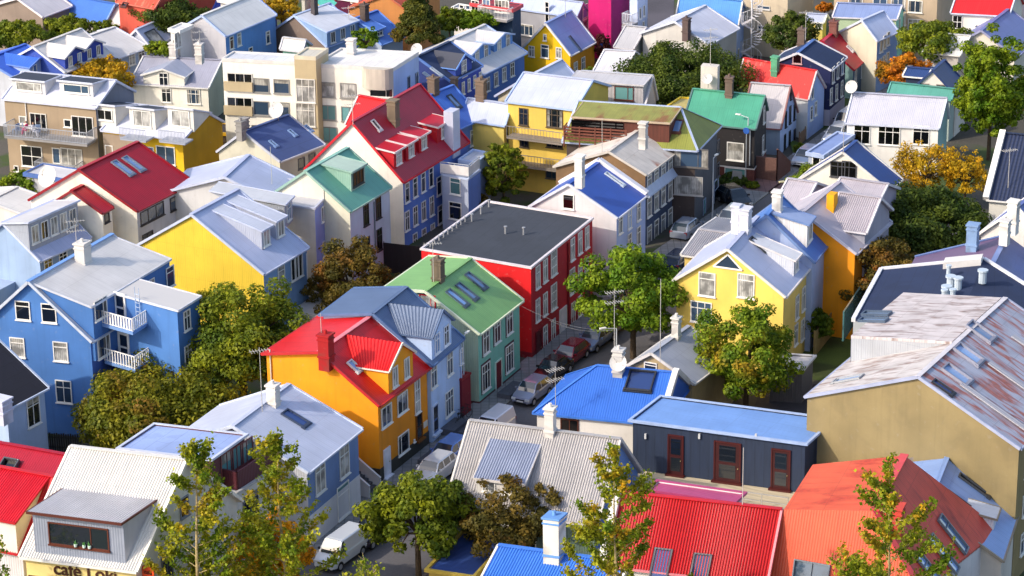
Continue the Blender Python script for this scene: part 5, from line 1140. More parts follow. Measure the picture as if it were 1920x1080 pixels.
h=H('house','white gabled house with navy roof and dark window bands in the street bend at right',(1668,358),(1692,336),(1492,340),4.4,P_('e8e2d6'),ME('1f3f84','1a3670'),'gu',apex=(1580,285),trim='dcd8d4',ov=.12)
h.win('L',[(1571,317)],1.3,1.4,'T','4a4a50','k').win('L',[(1592,320)],1.3,1.7,'T','4a4a50','k').ant('N',(1581,287),2.6,0,0)
h=H('house','low grey house with flat blue roof in front of the lilac cottage',(1545,292),7,(1511,285),3.8,P_('a8b0c4'),ME('7f92c4'),'flat',trim='a8b8dc',az=None,wallR=P_('5a5c66')); h.win('L',[(1531,302)],.8,1.5,'',g='k')
h=H('house','white gabled house with a steep navy roof and a dark side wing, right',(1793,180),(1815,160),(1702,174),('b',258),P_('dcd4cc'),ME('24386c','1e3060'),'gu',apex=(1749,132),trim='2c3e6c',ov=.1)
h.win('L',[(1733,165),(1764,167)],.9,.9,'T','8a8480','k')
g=H('x','x',(1738,146),4,(1693,142),5.2,P_('26304c'),CO('2c4478'),'gv',apex=(1746,130),root=h.root,az=63,wname='wing_wall')
h=H('house','pale house with a white and grey flat roof above the navy gabled one',(1800,104),6,(1730,98),5.5,P_('c0b8b0'),ME('d4d0cc','a8a4a0'),'gv',apex=1.2,trim='dcd8d4',az=63)
h=H('house','lavender roofed house with unfinished timber eaves, right of the tall maple',(1905,108),9,None,('b',200),P_('d0c8bc'),ME('6c76ac','5a6494'),'gu',apex=(1840,57),trim='8a8cac',az=63)
h=H('house','white house with a bright red roof in the top right corner',(1892,30),(1905,5),(1782,26),6.8,P_('e8e2d6'),ME('c01820','a83030'),'gv',apex=4,trim='c8ccdc',az=63); h.win('L',[(1795,41)],1.0,1.4,'+',g='k')
h=H('house','plain white flat walled extension under the bright red roof, top right',(1905,60),(1925,50),(1822,52),5.6,P_('dcd4c8'),ME('dcd8d4'),'flat',az=63)
h=H('apartment_house','tall cream house with a pale blue roof and blue street side, upper right',(1645,77),(1669,57),(1585,57),('b',177),P_('cfc9b4'),ME('b4c0e8','98a4cc'),'gu',apex=(1616,38),trim='c0c8e0',wallR=P_('86a8dc'),ov=.08)
h.row('R',(1652,85),(1665,72),3,.6,1.4,'',g='d').row('R',(1650,122),(1664,110),3,.6,1.4,'',g='d')
h=H('house','mint green house with a lavender blue roof, upper right',(1682,36),(1699,20),(1561,32),('b',128),P_('b4c8a4'),ME('7f90bc','6c7ca8'),'gv',apex=(1691,10),trim='dcd8e0',wallR=P_('86c8bc'),ov=.1)
h.row('R',(1686,45),(1696,36),2,.6,1.3,'').row('R',(1684,76),(1694,66),2,.6,1.3,'')
h=H('apartment_building','large beige apartment block with white windows at the top right',(1762,-40),9,(1560,-52),('b',112),P_('b8a48c'),FE('a8a4a0'),'flat',az=63)
h.win('L',[(1604,5),(1650,5),(1684,6),(1716,12)],1.5,1.3,'|',g='m').win('L',[(1716,48),(1640,44)],1.5,1.4,'3T',g='m')
h=H('house','small pale yellow house with a lilac roof behind the navy house',(1545,42),(1560,36),(1508,40),4.0,P_('d8c468'),ME('a8b4dc'),'gv',apex=1.2,az=63); h.win('L',[(1536,47)],.7,.7,'')
h=H('apartment_house','dark navy boarded house with a red roof edge and white balcony at the top',(962,18),(985,8),(880,6),7.5,P_('28405c'),ME('a02c34'),'flat',az=63,trim='c04048'); h.win('L',[(891,12),(912,10),(935,11),(948,12)],.9,1.3,'|')
longbal(h,'L',(908,28),(962,32),1.2,'dcd8d8')
h=H('house','small white house with a grey roof beside the navy boarded one at the top',(884,20),(890,12),(850,12),5.5,P_('d0ccc8'),ME('9ca0ac'),'flat',az=63); h.win('L',[(866,20),(878,21)],.6,1.3,'')
h=H('house','blue roofed house with little blue dormer among trees, top left',(486,50),4,(392,34),5.0,P_('2c4aa0'),ME('2c4cb0'),'gv',apex=2.2,trim='4a68c0',az=63); h.dormer('N',(440,36),2.6,1.3,'shed',wall=P_('3c5cc0'),nw=1,ww=1.4,style='3')
h=H('house','white roofed house at the top edge left of centre with a blue upper dormer',(455,10),6,(395,16),7.2,P_('d8d4d0'),ME('dcd8d8'),'gv',apex=2.4,az=63)
# low-rise band filling gaps at the top edge
# ============ ground and streets
gm=M(); gm.face([(-3000,-300,0),(3000,-300,0),(3000,4000,0),(-3000,4000,0)],uv=[(0,0)]*4)
g=gm.build('ground',mat('asphalt','4b4740','3a4a1c')); g['kind']='structure'
FL=[Vector(p+(0,)) for p in ((-34,126),(-18.6,156),(-10.6,171.2),(-3.8,185),(1.4,196.2),(6.8,206.5),(12.5,219.8),(20,233),(33.5,258.5),(52,296),(75,340))]
def offs(pts,d):
    r=[]
    for i,p in enumerate(pts):
        a=pts[max(0,i-1)]; b=pts[min(len(pts)-1,i+1)]; t=(b-a).normalized(); r.append(p+Vector((t.y,-t.x,0))*d)
    return r
def strip(name,pts,d0,d1,z,mt,h=0,col=None):
    a,b=offs(pts,d0),offs(pts,d1); m=M()
    for i in range(len(pts)-1):
        q=[a[i]+Z*z,b[i]+Z*z,b[i+1]+Z*z,a[i+1]+Z*z]; m.face(q,[(p.x,p.y) for p in q])
        if h:
            m.face([b[i]+Z*(z-h),b[i+1]+Z*(z-h),b[i+1]+Z*z,b[i]+Z*z]); m.face([a[i]+Z*(z-h),a[i+1]+Z*(z-h),a[i+1]+Z*z,a[i]+Z*z][::-1])
    o=m.build(name,mt); o['kind']='structure'; return o
strip('road',FL,1.9,9.6,.02,mat('asphalt','5c5a5e'))
strip('pavement',FL,-.4,1.8,.13,mat('paving','8c8a8a'),h=.13)
strip('kerb',FL,1.8,1.98,.14,mat('asphalt','85837f'),h=.14)
strip('kerb',FL[:7],9.5,9.7,.14,mat('asphalt','8a7a70'),h=.14)
strip('pavement',FL[:7],9.7,12.0,.13,mat('paving','6e5a50'),h=.13)
X0=Vector((24,229,0)); CR_=[X0+azv(153)*8,X0,X0-azv(153)*30,X0-azv(153)*90]
strip('road',CR_[1:],-4.2,4.5,.026,mat('asphalt','5c5a60'))
strip('pavement',[X0+azv(63)*1+azv(153)*7,X0+azv(63)*1-azv(153)*1.5],-3.6,-6.8,.14,mat('paving','7d6262'),h=.14)
def patch(name,pts,z,mt,kind='structure'):
    m=M(); q=[U(x,y,z) for x,y in pts]; 
    if (q[1]-q[0]).cross(q[2]-q[0]).z<0: q=q[::-1]
    m.face(q,[(p.x,p.y) for p in q]); o=m.build(name,mt); o['kind']=kind; return o
patch('lawn',((1480,640),(1620,560),(1640,640),(1560,720),(1480,700)),.03,mat('asphalt','4a5a20','35401a'))
patch('lawn',((120,860),(420,760),(470,820),(220,900)),.03,mat('asphalt','3f4a1e','2c3616'))
patch('yard',((1430,720),(1560,720),(1580,800),(1400,800)),.035,mat('asphalt','37343a'))
patch('lawn',((1480,262),(1530,275),(1520,292),(1490,296)),.15,mat('asphalt','4f6420','35401a'))
# manhole, slabs at the doors
def slab(x,y,lx,ly,h,col='55565e'):
    p=U(x,y,.13); m=M(); m.box(p,azv(63)*lx,azv(-27)*ly,Z*h); m.box(p+azv(63)*lx*.2,azv(63)*lx*.6,azv(-27)*(ly+.45),Z*h*.5); o=m.build('door_step',mat('asphalt',col),None,origin=p); return o
tag(slab(783,872,2.3,1.5,.4),'flat grey door step in front of the orange house','step')
tag(slab(826,815,2.2,1.1,.5),'grey door step with plants in front of the light blue house','step')
tag(slab(932,745,2.6,1.1,.35),'dark stone step under the mint green house door','step')
# ============ cars
def car(name,label,px,py,az,L,W,Hh,col,style='hatch',cat='car'):
    p=U(px,py,.03); hd=azv(az); sd_=azv(az+90); r=empty(name,label,cat,p,rad(az),'cars parked along the streets')
    def T(x,y,z): return p+hd*(L/2-x*L)+sd_*(y*W/2)+Z*z
    k=Hh
    if style=='van': belt=[(0,.62),(.015,.78),(.16,1.0),(.2,1.04),(.97,1.08),(1,1.06)]; cab=[(.17,0),(.30,.96),(.36,1),(.96,1),(.995,.03)]; side=[(.2,.36)]
    elif style=='suv': belt=[(0,.62),(.02,.82),(.2,.98),(.27,1.02),(.97,1.06),(1,.9)]; cab=[(.25,0),(.38,.95),(.44,1),(.88,.98),(.97,.04)]; side=[(.3,.5),(.53,.72),(.75,.88)]
    elif style=='wagon': belt=[(0,.52),(.02,.66),(.2,.84),(.27,.9),(.97,.96),(1,.8)]; cab=[(.25,0),(.40,.95),(.46,1),(.86,.97),(.985,.04)]; side=[(.31,.5),(.53,.71),(.74,.9)]
    elif style=='sedan': belt=[(0,.5),(.02,.64),(.2,.82),(.28,.88),(.85,.92),(.97,.9),(1,.7)]; cab=[(.27,0),(.41,.95),(.47,1),(.72,.98),(.86,.03)]; side=[(.33,.5),(.53,.72)]
    else: belt=[(0,.55),(.02,.70),(.2,.88),(.26,.93),(.95,1.0),(1,.82)]; cab=[(.22,0),(.38,.95),(.45,1),(.84,.98),(.975,.04)]; side=[(.28,.52),(.55,.82)]
    sc=Hh/1.5 if style!='van' else Hh/1.85
    def ip(t,x):
        for (a,b),(c,d) in zip(t,t[1:]):
            if a<=x<=c: return b+(d-b)*(x-a)/(c-a)
        return t[-1][1] if x>t[-1][0] else t[0][1]
    xs=sorted(set([0,.01,.03,.07,.12,.93,.97,.99,1]+[b[0] for b in belt]+[i/20 for i in range(21)]))
    def wid(x): return 1-.20*max(0,(.12-x)/.12)**2-.10*max(0,(x-.9)/.1)**2
    m=M(); rings=[]
    for x in xs:
        w=wid(x); zb_=ip(belt,x)*sc; z0=.22+(.1 if x<.02 or x>.98 else 0)
        rings.append([T(x,s_*w*a,z) for s_,a,z in ((1,.90,z0),(1,1.0,.36),(1,1.0,max(.4,zb_*.72)),(1,.985,zb_-.08),(1,.93,zb_),(1,.5,zb_+.025),(-1,.5,zb_+.025),(-1,.93,zb_),(-1,.985,zb_-.08),(-1,1.0,max(.4,zb_*.72)),(-1,1.0,.36),(-1,.90,z0))])
    for a,b in zip(rings,rings[1:]):
        for i in range(11): m.face([a[i],b[i],b[i+1],a[i+1]],mi=1 if i in(0,10) else 0,sm=i not in (0,10))
    m.face(rings[0][::-1],mi=0); m.face(rings[-1],mi=0)
    # roof panel and pillars
    cx=sorted(set([c[0] for c in cab]+[.34,.42,.5,.54,.6,.66,.72,.78,.82,.9]+[q for s in side for q in s])); cx=[x for x in cx if cab[0][0]<=x<=cab[-1][0]]
    gl=M(); cr=[]
    for x in cx:
        zb_=ip(belt,x)*sc; f_=ip(cab,x); zr_=zb_+(Hh-zb_)*f_; cr.append([T(x,s_*a,z) for s_,a,z in ((1,.93,zb_-.02),(1,.93-.17*f_,zr_-.06*f_),(1,.68*(1 if f_>.5 else 1.15),zr_),(-1,.68*(1 if f_>.5 else 1.15),zr_),(-1,.93-.17*f_,zr_-.06*f_),(-1,.93,zb_-.02))])
    for j,(a,b) in enumerate(zip(cr,cr[1:])):
        xm=(cx[j]+cx[j+1])/2; slope=abs(ip(cab,cx[j+1])-ip(cab,cx[j]))>.12; inside=any(s[0]<xm<s[1] for s in side)
        for i in range(5):
            if i in(0,4): t=gl if inside or (xm<side[0][0]) and False else m
            elif i==2 and slope and not(style=='van' and xm>.5): t=gl
            elif i in (1,3) and slope and xm<.5: t=m
            else: t=m
            t.face([a[i],b[i],b[i+1],a[i+1]],mi=0,sm=True)
    body=m.build('body',[mat('carpaint',col),mat('paint','1a1a1c')],r); gl.build('windows',mat('glass','28343f'),r)
    for x in (.17,.80):
        for s_ in (1,-1):
            c=T(x,s_*1.0,.31); o=sd_*s_; w_=M(); w_.tube(c-o*.2,c+o*.015,.31,n=18,mi=0); ob=w_.build('wheel',mat('asphalt','141416'),r)
            w_=M(); w_.tube(c+o*.0,c+o*.03,.19,n=12); w_.tube(c+o*.03,c+o*.05,.05,n=6); w_.build('rim',mat('chrome','9a9aa0'),ob)
            w_=M(); 
            for i in range(9):
                a0=math.pi*i/9-.02; a1=math.pi*(i+1)/9+.02; f=lambda a,rr: c+o*.012+hd*math.cos(a)*rr+Z*math.sin(a)*rr
                w_.face([f(a0,.31),f(a0,.37),f(a1,.37),f(a1,.31)])
            w_.build('wheel_arch',mat('paint','1a1a1c'),r)
    zb0=ip(belt,.03)*sc
    for s_ in (1,-1):
        h_=M(); c=T(.025,s_*.68,zb0-.12); h_.cbox(c,hd,sd_,Z,.2,.34,.17); h_.build('headlight',mat('carpaint','d8dce0'),r)
        h_=M(); c=T(.975,s_*.78,ip(belt,.96)*sc-.18); h_.cbox(c,hd,sd_,Z,.18,.26,.24); h_.build('tail_light',mat('carpaint','b01418'),r)
        h_=M(); c=T(cab[0][0]+.075,s_*1.09,ip(belt,.25)*sc+.08); h_.cbox(c,hd,sd_,Z,.12,.2,.14); h_.build('wing_mirror',mat('carpaint',col if style!='van' else '222222'),r)
    h_=M(); h_.cbox(T(-.002,0,zb0-.16),hd,sd_,Z,.05,W*.42,.1); h_.cbox(T(.0,0,.32),hd,sd_,Z,.06,W*.6,.12); h_.build('grille',mat('paint','121214'),r)
    h_=M(); h_.cbox(T(-.008,0,.46),hd,sd_,Z,.03,.52,.12); h_.build('number_plate',mat('paint','d8d8d8'),r)
    return r
car('parked_car','small silver hatchback parked in front, nearest to the cobalt blue roof',998,747,240,3.65,1.66,1.5,'8f93a8')
car('parked_car','black car half hidden between the silver hatchback and the dark red car',1036,705,241,4.1,1.7,1.42,'0c0d14','sedan')
car('parked_car','dark red hatchback parked by the red building',1069,677,241,3.9,1.68,1.45,'780c26')
car('parked_car','silver blue estate car parked behind the dark red hatchback',1117,646,241,4.45,1.75,1.48,'6a7898','wagon')
car('parked_car','pale grey car half under the bright green street tree',1150,618,241,4.0,1.7,1.45,'a8a8a8')
car('parked_van','white van parked by the maroon shed, only its roof seen over the grey roof',925,820,242,4.1,1.7,1.85,'cfccd6','van','van')
car('parked_car','sky blue car parked in front of the light blue house behind the grey roof',842,862,242,4.1,1.7,1.45,'5f80c4')
car('parked_car','white boxy car parked next to the orange house above the street tree',815,900,242,4.1,1.7,1.65,'cfcfd2','suv')
car('parked_van','white panel van with black bumper parked at the bottom of the street',640,1050,240,4.2,1.72,1.85,'dfe3ea','van','van')
car('parked_car','dark purple car parked right behind the white panel van',700,1010,240,4.1,1.72,1.5,'2a2438','hatch')
car('parked_car','black people carrier driving at the street corner below the black house',1377,384,292,4.0,1.78,1.6,'0e0f18','hatch')
car('parked_car','white sport utility car behind the white chimney of the yellow house',1371,424,245,4.3,1.8,1.6,'d8d6d0','suv')
car('parked_car','silver car with red tail lights parked beside the dark slate block',1289,440,63,4.1,1.7,1.5,'9098a8','hatch')
car('parked_car','dark blue car behind the top of the bright green street tree',1274,500,63,4.1,1.7,1.45,'1c2c4c','hatch')
car('parked_van','white van further up the street by the lilac roofed cottage',1588,240,241,4.1,1.7,1.8,'d8d8dc','van','van')
car('parked_van','white estate van parked left of the lilac roofed cottage',1570,264,241,4.2,1.75,1.55,'dcdce0','wagon','van')
car('parked_car','pale car hidden behind the low grey house in the street bend',1512,305,243,4.1,1.7,1.45,'b8c0d0','hatch')
# ============ street furniture
def lamp(px,pyb,pyt,label,arm=0,az=63,col='c4c8cc',headcol='e8e6e0'):
    p=U(px,pyb,.1); 
    lo=1.0; h_=(pyb-pyt)/(ppm(p)*.93); r=empty('street_lamp',label,'street lamp',p,0,'street lamps'); m=M(); m.tube(p,p+Z*h_,.075,.045,8); e=azv(az)
    if arm: m.tube(p+Z*h_,p+Z*(h_+.15)+e*arm,.035,n=6)
    m.build('pole',mat('chrome',col),r); m=M(); c=p+Z*(h_+.18)+e*(arm+.2); m.cbox(c,e,e.cross(Z),Z,.5,.2,.1); m.build('lamp_head',mat('paint',headcol),r); return r
lamp(871,772,632,'tall street lamp in front of the dark red shed',.4,60)
lamp(1156,700,616,'street lamp behind the cobalt roof chimney with its arm to the left',.9,200)
lamp(1336,412,300,'street lamp on the dark corner block wall',.4,60)
lamp(1401,338,224,'street lamp beside the black house facade',.8,150)
lamp(1472,420,345,'small street lamp with a yellowish head above the pinkish grey roofs',.2,200,headcol='d8cfa0')
lamp(1140,118,101,'globe street lamp beside the magenta building',0,0)
lamp(1163,500,418,'street lamp in front of the royal blue roofed house',.5,-20)
def sign(px,py,h,w,hh,col,label,az=243,col2=None,txt=None,tc='eeeeee',rnd_=False):
    p=U(px,py,.1); r=empty('road_sign',label,'sign',p,rad(az)); m=M(); m.tube(p,p+Z*h,.04,n=6); m.build('post',mat('chrome','a8acb0'),r); n=azv(az); e=azv(az+90); m=M()
    c=p+Z*(h-hh/2)+n*.05
    if rnd_: m.tube(c,c+n*.03,w/2,n=20)
    else: m.cbox(c+n*.02,e,n,Z,w,.04,hh)
    m.build('sign_panel',mat('paint',col),r)
    if txt: text(txt,r,c+n*.06,e,n,hh*.8,tc,name='sign_text')
    return r
sign(1135,112,1.9,1.1,1.1,'2c5cc0','blue square parking sign beside the magenta building',txt='P')
sign(1398,342,5.2,.6,.6,'2c5cb0','blue round road sign on the lamp post before the black house',rnd_=True)
p=U(1382,346,.14); m=M()
for s_ in (-1,1): m.face([p+azv(153)*.5+azv(243)*.3*s_,p-azv(153)*.5+azv(243)*.3*s_,p-azv(153)*.45+Z*1.3,p+azv(153)*.45+Z*1.3][::s_])
tag(m.build('street_board',mat('paint','8f8f8f'),None,origin=p),'grey folding board standing on the pavement before the black house','sign')
# bicycles
def bike(px,py,az,label):
    p=U(px,py,.14); e=azv(az); r=empty('bicycle',label,'bicycle',p,rad(az),'bicycles by the light blue house'); n=e.cross(Z)
    for x in (-.52,.52):
        m=M(); c=p+e*x+Z*.34; N=20
        for i in range(N):
            a0,a1=2*math.pi*i/N,2*math.pi*(i+1)/N; f=lambda a: c+(e*math.cos(a)+Z*math.sin(a))*.33
            m.tube(f(a0),f(a1),.022,n=5,cap=False)
        for i in range(8): a0=math.pi*2*i/8; m.beam(c,c+(e*math.cos(a0)+Z*math.sin(a0))*.32,.008,.008,up=n)
        m.build('wheel',mat('paint','141416'),r)
    m=M(); a,b,c,d=p-e*.52+Z*.34,p-e*.08+Z*.3,p-e*.2+Z*.85,p+e*.38+Z*.85; f=p+e*.52+Z*.34
    for q,s_ in ((a,b),(a,c),(b,c),(b,d),(c,d),(d,f)): m.tube(q,s_,.02,n=6)
    m.tube(d,d+Z*.18,.018,n=6); m.tube(d+Z*.18-n*.28,d+Z*.18+n*.28,.018,n=6); m.tube(c,c+Z*.12,.018,n=6); m.build('frame',mat('paint','22242a'),r)
    m=M(); m.cbox(c+Z*.14,e,n,Z,.26,.14,.06); m.build('saddle',mat('paint','101012'),r)
bike(862,797,70,'black bicycle leaning by the light blue house, the nearer one'); bike(871,786,50,'dark bicycle behind the nearer one by the dark red shed')
# fences and small structures
def fence(name,label,pa,pb,h,col,z=0,board=True,cat='fence',solid=False,top=None,kind='wood'):
    a,b=U(*pa,z),U(*pb,z); r=empty(name,label,cat,a,math.atan2((b-a).y,(b-a).x)); L_=(b-a).length; e=(b-a).normalized(); n=e.cross(Z); m=M()
    if solid: m.box(a-n*.03,b-a,n*.06,Z*h)
    else:
        k=int(L_/.17)
        for i in range(k): m.box(a+e*(i*.17)+Z*.05,e*.12,n*.025,Z*(h-.05+.03*((i*7)%3)))
        m.beam(a+Z*h*.3-n*.03,b+Z*h*.3-n*.03,.05,.08); m.beam(a+Z*h*.8-n*.03,b+Z*h*.8-n*.03,.05,.08)
    m.build('boards',mat(kind,col),r); m=M()
    for i in range(max(2,int(L_/2)+1)): q=a+(b-a)*(i/max(1,int(L_/2))); m.cbox(q+Z*(h/2+.05)-n*.08,e,n,Z,.1,.1,h+.1)
    m.build('posts',mat('wood',top or col),r)
fence('fence','weathered brown board fence behind the crimson roofed house',(330,338),(402,345),2.2,'8a6a48')
fence('fence','black panel fence between the blue apartment house and the red block',(720,510),(792,518),2.6,'1c1a1e',solid=True)
fence('fence','low dark picket fence below the big blue house',(86,848),(152,852),1.5,'2e2a22')
fence('fence','tall tan board fence beside the pale yellow house',(1528,668),(1560,628),2.0,'9a8458',solid=True)
fence('fence','small rough wooden fence beside the faded scarlet roofed house',(1500,272),(1511,262),1.2,'8a6e58')
fence('fence','reddish board fence at the foot of the olive trees',(400,812),(482,800),1.8,'7a4434')
h=H('shed','grey corrugated shed with a pale roof under the big maple at right','',(1505,742),(1530,728),(1440,700),2.6,CO('77747c'),ME('c8c4c8'),'flat',trim='c8c8cc',az=63,cat='shed',parapet=.05) if False else House('shed','grey corrugated shed with a pale roof right of the yellowish green tree',(1508,693),3,(1436,690),2.8,CO('6a686e'),ME('c8c4c8'),'flat',trim='c8c8cc',cat='shed',parapet=.05,az=66)
stairs('stairs','brown wooden steps with a solid side wall beside the black house',U(1455,342,0),azv(63),azv(153),3.6,11,.2,.3,'6a4c44','6a463c').name='stairs'
# steps climb away from the camera, so turn them round
# ============ trees
TM={}
def leafmat(k):
    L_=dict(green=((.075,.125,.010),(.235,.260,.012),None),bright=((.090,.190,.008),(.230,.310,.015),None),dark=((.032,.065,.010),(.110,.145,.016),None),
        olive=((.105,.130,.009),(.285,.265,.018),(.235,.125,.018)),brown=((.092,.082,.016),(.190,.125,.020),(.250,.090,.014)),autumn=((.430,.290,.012),(.660,.380,.018),(.300,.180,.012)),
        yg=((.090,.170,.010),(.250,.310,.015),(.390,.260,.018)),orange=((.470,.140,.010),(.660,.260,.010),(.170,.130,.012)),poplar=((.125,.205,.009),(.350,.340,.018),(.520,.300,.015)),
        gold=((.760,.330,.005),(.880,.480,.014),(.600,.200,.007)),redb=((.082,.018,.020),(.125,.024,.022),None),conifer=((.032,.055,.010),(.125,.125,.014),(.180,.110,.014)),maple=((.080,.165,.006),(.235,.300,.012),None))
    c=L_[k]
    return mat('leaf',c[0],c[1],None,c3=c[2]) if c[2] else mat('leaf',c[0],c[1])
def leafmesh(P_,N_,size,rs,aspect=.6):
    n=len(P_); r=rs.normal(size=(n,3)); t=np.cross(N_,r); t/=np.linalg.norm(t,axis=1)[:,None]+1e-9; b=np.cross(N_,t); sz=size*rs.uniform(.45,1.5,size=(n,1))
    a=t*sz; c=b*sz*aspect; V=np.stack([P_-a*.5,P_+c*.5+N_*sz*.08,P_+a*.5,P_-c*.5+N_*sz*.08],1).reshape(-1,3)
    return V
def mkleaves(name,V,mt,parent):
    Tm=np.array(_rootinv(parent)); V=V@Tm[:3,:3].T+Tm[:3,3]; n=len(V)//4; me=bpy.data.meshes.new(name)
    me.vertices.add(len(V)); me.vertices.foreach_set('co',V.astype(np.float32).ravel()); me.loops.add(4*n); me.loops.foreach_set('vertex_index',np.arange(4*n,dtype=np.int32)); me.polygons.add(n); me.polygons.foreach_set('loop_start',np.arange(0,4*n,4,dtype=np.int32)); me.polygons.foreach_set('loop_total',np.full(n,4,dtype=np.int32)); me.update(calc_edges=True)
    me.materials.append(mt); o=bpy.data.objects.new(name,me); C.objects.link(o); o.parent=parent; return o
_ts=[100]
def tree(px,yt,yb,w,ybase,kind,label,dens=1.0,name='tree',cat='tree',airy=0.0,leaf=.2,form='round'):
    _ts[0]+=1; rs=np.random.RandomState(_ts[0]); G=U(px,ybase,0); s=ppm(G); R=w/2/s; dep=math.asin(-ray(px,ybase).normalized().z); cd,sn=math.cos(dep),math.sin(dep)
    hc=(ybase-(yt+yb)/2)/(s*cd); ve=(yb-yt)/2/s; Rz=math.sqrt(max((.45*R)**2,ve*ve-(R*sn)**2))/cd; hc=max(hc,Rz*.9)
    leaf*=rs.uniform(.82,1.2); r=empty(name,label,cat,G,0,'trees and bushes between the houses'); c=np.array(G+Z*hc)
    R*=1.12; K=int((40+R*12)*max(1,Rz/R)); cl=[]
    while len(cl)<K:
        v=rs.normal(size=3); v/=np.linalg.norm(v); f=rs.uniform(.2,1)**.4
        if form=='cone':
            zz=rs.uniform(-1,1); rr=(1-(zz+1)/2)*.95+.08; a=rs.uniform(0,6.28); f=rs.uniform(.3,1)**.5; q=np.array([math.cos(a)*rr*f,math.sin(a)*rr*f,zz])
        else: q=v*f; 
        if q[2]<-.55 and rs.rand()<.6: continue
        cr_=R*rs.uniform(.13,.27)*(1-.25*abs(q[2])); q=q*(1-.45*cr_/R)*(1+.10*rs.normal())
        cl.append((c+q*np.array([R,R,Rz]),cr_))
    n=int(dens*min(34000,max(1500,150*4*math.pi*R*max(R,Rz)/1.6/ (leaf/.2)**1.5)))
    ws=np.array([q[1]**2 for q in cl]); ws/=ws.sum(); idx=rs.choice(K,size=n,p=ws); cc=np.array([q[0] for q in cl])[idx]; rr=np.array([q[1] for q in cl])[idx]
    v=rs.normal(size=(n,3)); v/=np.linalg.norm(v,axis=1)[:,None]; rad_=rs.uniform(.35 if airy else .6,1.08,size=n)*rr; P=cc+v*rad_[:,None]*np.array([1,1,.72])
    N=v*.9+(P-c)/R*.3+rs.normal(size=(n,3))*.55+np.array([0,0,.35]); N/=np.linalg.norm(N,axis=1)[:,None]
    if airy: k=rs.rand(n)>airy; P=P[k]; N=N[k]
    mkleaves('crown',leafmesh(P,N,leaf*1.25,rs),leafmat(kind),r)
    m=M(); tr=max(.1,R*.06); top=Vector(c)-Z*Rz*.35; m.tube(G,top,tr,tr*.7,8); 
    for q,_ in cl[:14 if not airy else 26]:
        qv=Vector(q); mid=top.lerp(qv,.5)+Z*.1*R; m.tube(top-Z*.3,mid,tr*.5,tr*.3,5,cap=False); m.tube(mid,qv,tr*.3,tr*.08,5,cap=False)
    if form=='cone': m.tube(top,Vector(c)+Z*Rz*.95,tr*.7,.03,6)
    m.build('trunk',mat('bark','4a3c2c'),r); return r
def poplar(px,yt,ybase,w,kind,label,nb=46,leaf=.16,n_=11000,lean=0,gold=0):
    _ts[0]+=1; rs=np.random.RandomState(_ts[0]); G=U(px,ybase,0); s=ppm(G); dep=math.asin(-ray(px,ybase).normalized().z); Ht=(ybase-yt)/(s*math.cos(dep)); R=w/2/s
    # correct the height for perspective
    for _ in range(6):
        yy=proj(G+Z*Ht)[1]; Ht+=(yy-yt)/(s*math.cos(dep))
    r=empty('poplar_tree',label,'tree',G,0,'slender young trees in the foreground'); top=G+Z*Ht; m=M()
    segs=[]; ax=lambda t: G+Z*(Ht*t)+Vector((math.sin(t*7+px)*.12,math.cos(t*5+px)*.12,0))
    for i in range(12): m.tube(ax(i/12),ax((i+1)/12),.14*(1-i/12)+.02,.14*(1-(i+1)/12)+.015,7,cap=False)
    for k in range(nb):
        t=.18+.80*(k+rs.rand())/nb; a=rs.uniform(0,2*math.pi); L_=R*(1.15*(1-t)**.7+.12)*rs.uniform(.65,1.15)*1.15; e=azv(math.degrees(a)); up=rs.uniform(.45,.95); p0=ax(t); p1=p0+e*L_*.5+Z*L_*up*.35; p2=p0+e*L_+Z*L_*up
        m.tube(p0,p1,.035*(1-t)+.012,.02,5,cap=False); m.tube(p1,p2,.02,.008,5,cap=False); segs+= [(p0.lerp(p1,.35),p1,.8),(p1,p2,1.3)]
        for j in range(3):
            q0=p0.lerp(p1,rs.uniform(.5,1)) if j<1 else p1.lerp(p2,rs.uniform(0,.7)); q1=q0+azv(math.degrees(a)+rs.uniform(-70,70))*L_*.28+Z*L_*rs.uniform(.1,.35); m.tube(q0,q1,.012,.006,4,cap=False); segs.append((q0,q1,.8))
    segs+=[(ax(.85),ax(1),1.4),(ax(.93),ax(1.0),1.0)]
    w_=np.array([(b-a).length*c for a,b,c in segs]); w_/=w_.sum(); idx=rs.choice(len(segs),size=n_,p=w_); A=np.array([tuple(q[0]) for q in segs])[idx]; B=np.array([tuple(q[1]) for q in segs])[idx]; t=rs.rand(n_,1); P=A+(B-A)*t+rs.normal(size=(n_,3))*.13
    N=rs.normal(size=(n_,3))+np.array([0,0,.4]); N/=np.linalg.norm(N,axis=1)[:,None]
    mkleaves('crown',leafmesh(P,N,leaf*1.3,rs,.75),leafmat(kind),r); m.build('trunk',mat('bark','a89468'),r); return r
T=tree
T(460,530,745,232,800,'green','large leafy green tree between the big blue house and the orange house',1.1)
T(300,690,845,275,862,'olive','wide olive green tree in front of the big blue house')
T(235,745,850,150,868,'olive','olive tree left of the wide olive tree, at the blue house corner',.9)
T(660,445,600,135,625,'brown','dark brownish green tree below the sea green roofed house')
T(615,510,590,90,612,'brown','low brownish bush left of the dark brownish green tree',.9,name='bush',cat='bush')
T(715,500,560,80,585,'brown','dark shrub beside the black panel fence',.8,name='bush',cat='bush')
T(520,508,575,85,600,'orange','orange tinted tree in front of the yellow corrugated gable',.8)
T(400,535,575,70,640,'olive','small olive tree top at the foot of the yellow corrugated gable',.8)
T(1187,455,650,182,672,'bright','bright green round street tree right of the red block',1.2)
T(1140,420,500,66,530,'green','green tree behind the corner of the red block')
T(1398,560,765,185,790,'yg','yellowish green tree in front of the pale yellow house',1.0)
T(1312,580,630,60,650,'dark','dark green bush at the foot of the pale yellow gable',name='bush',cat='bush')
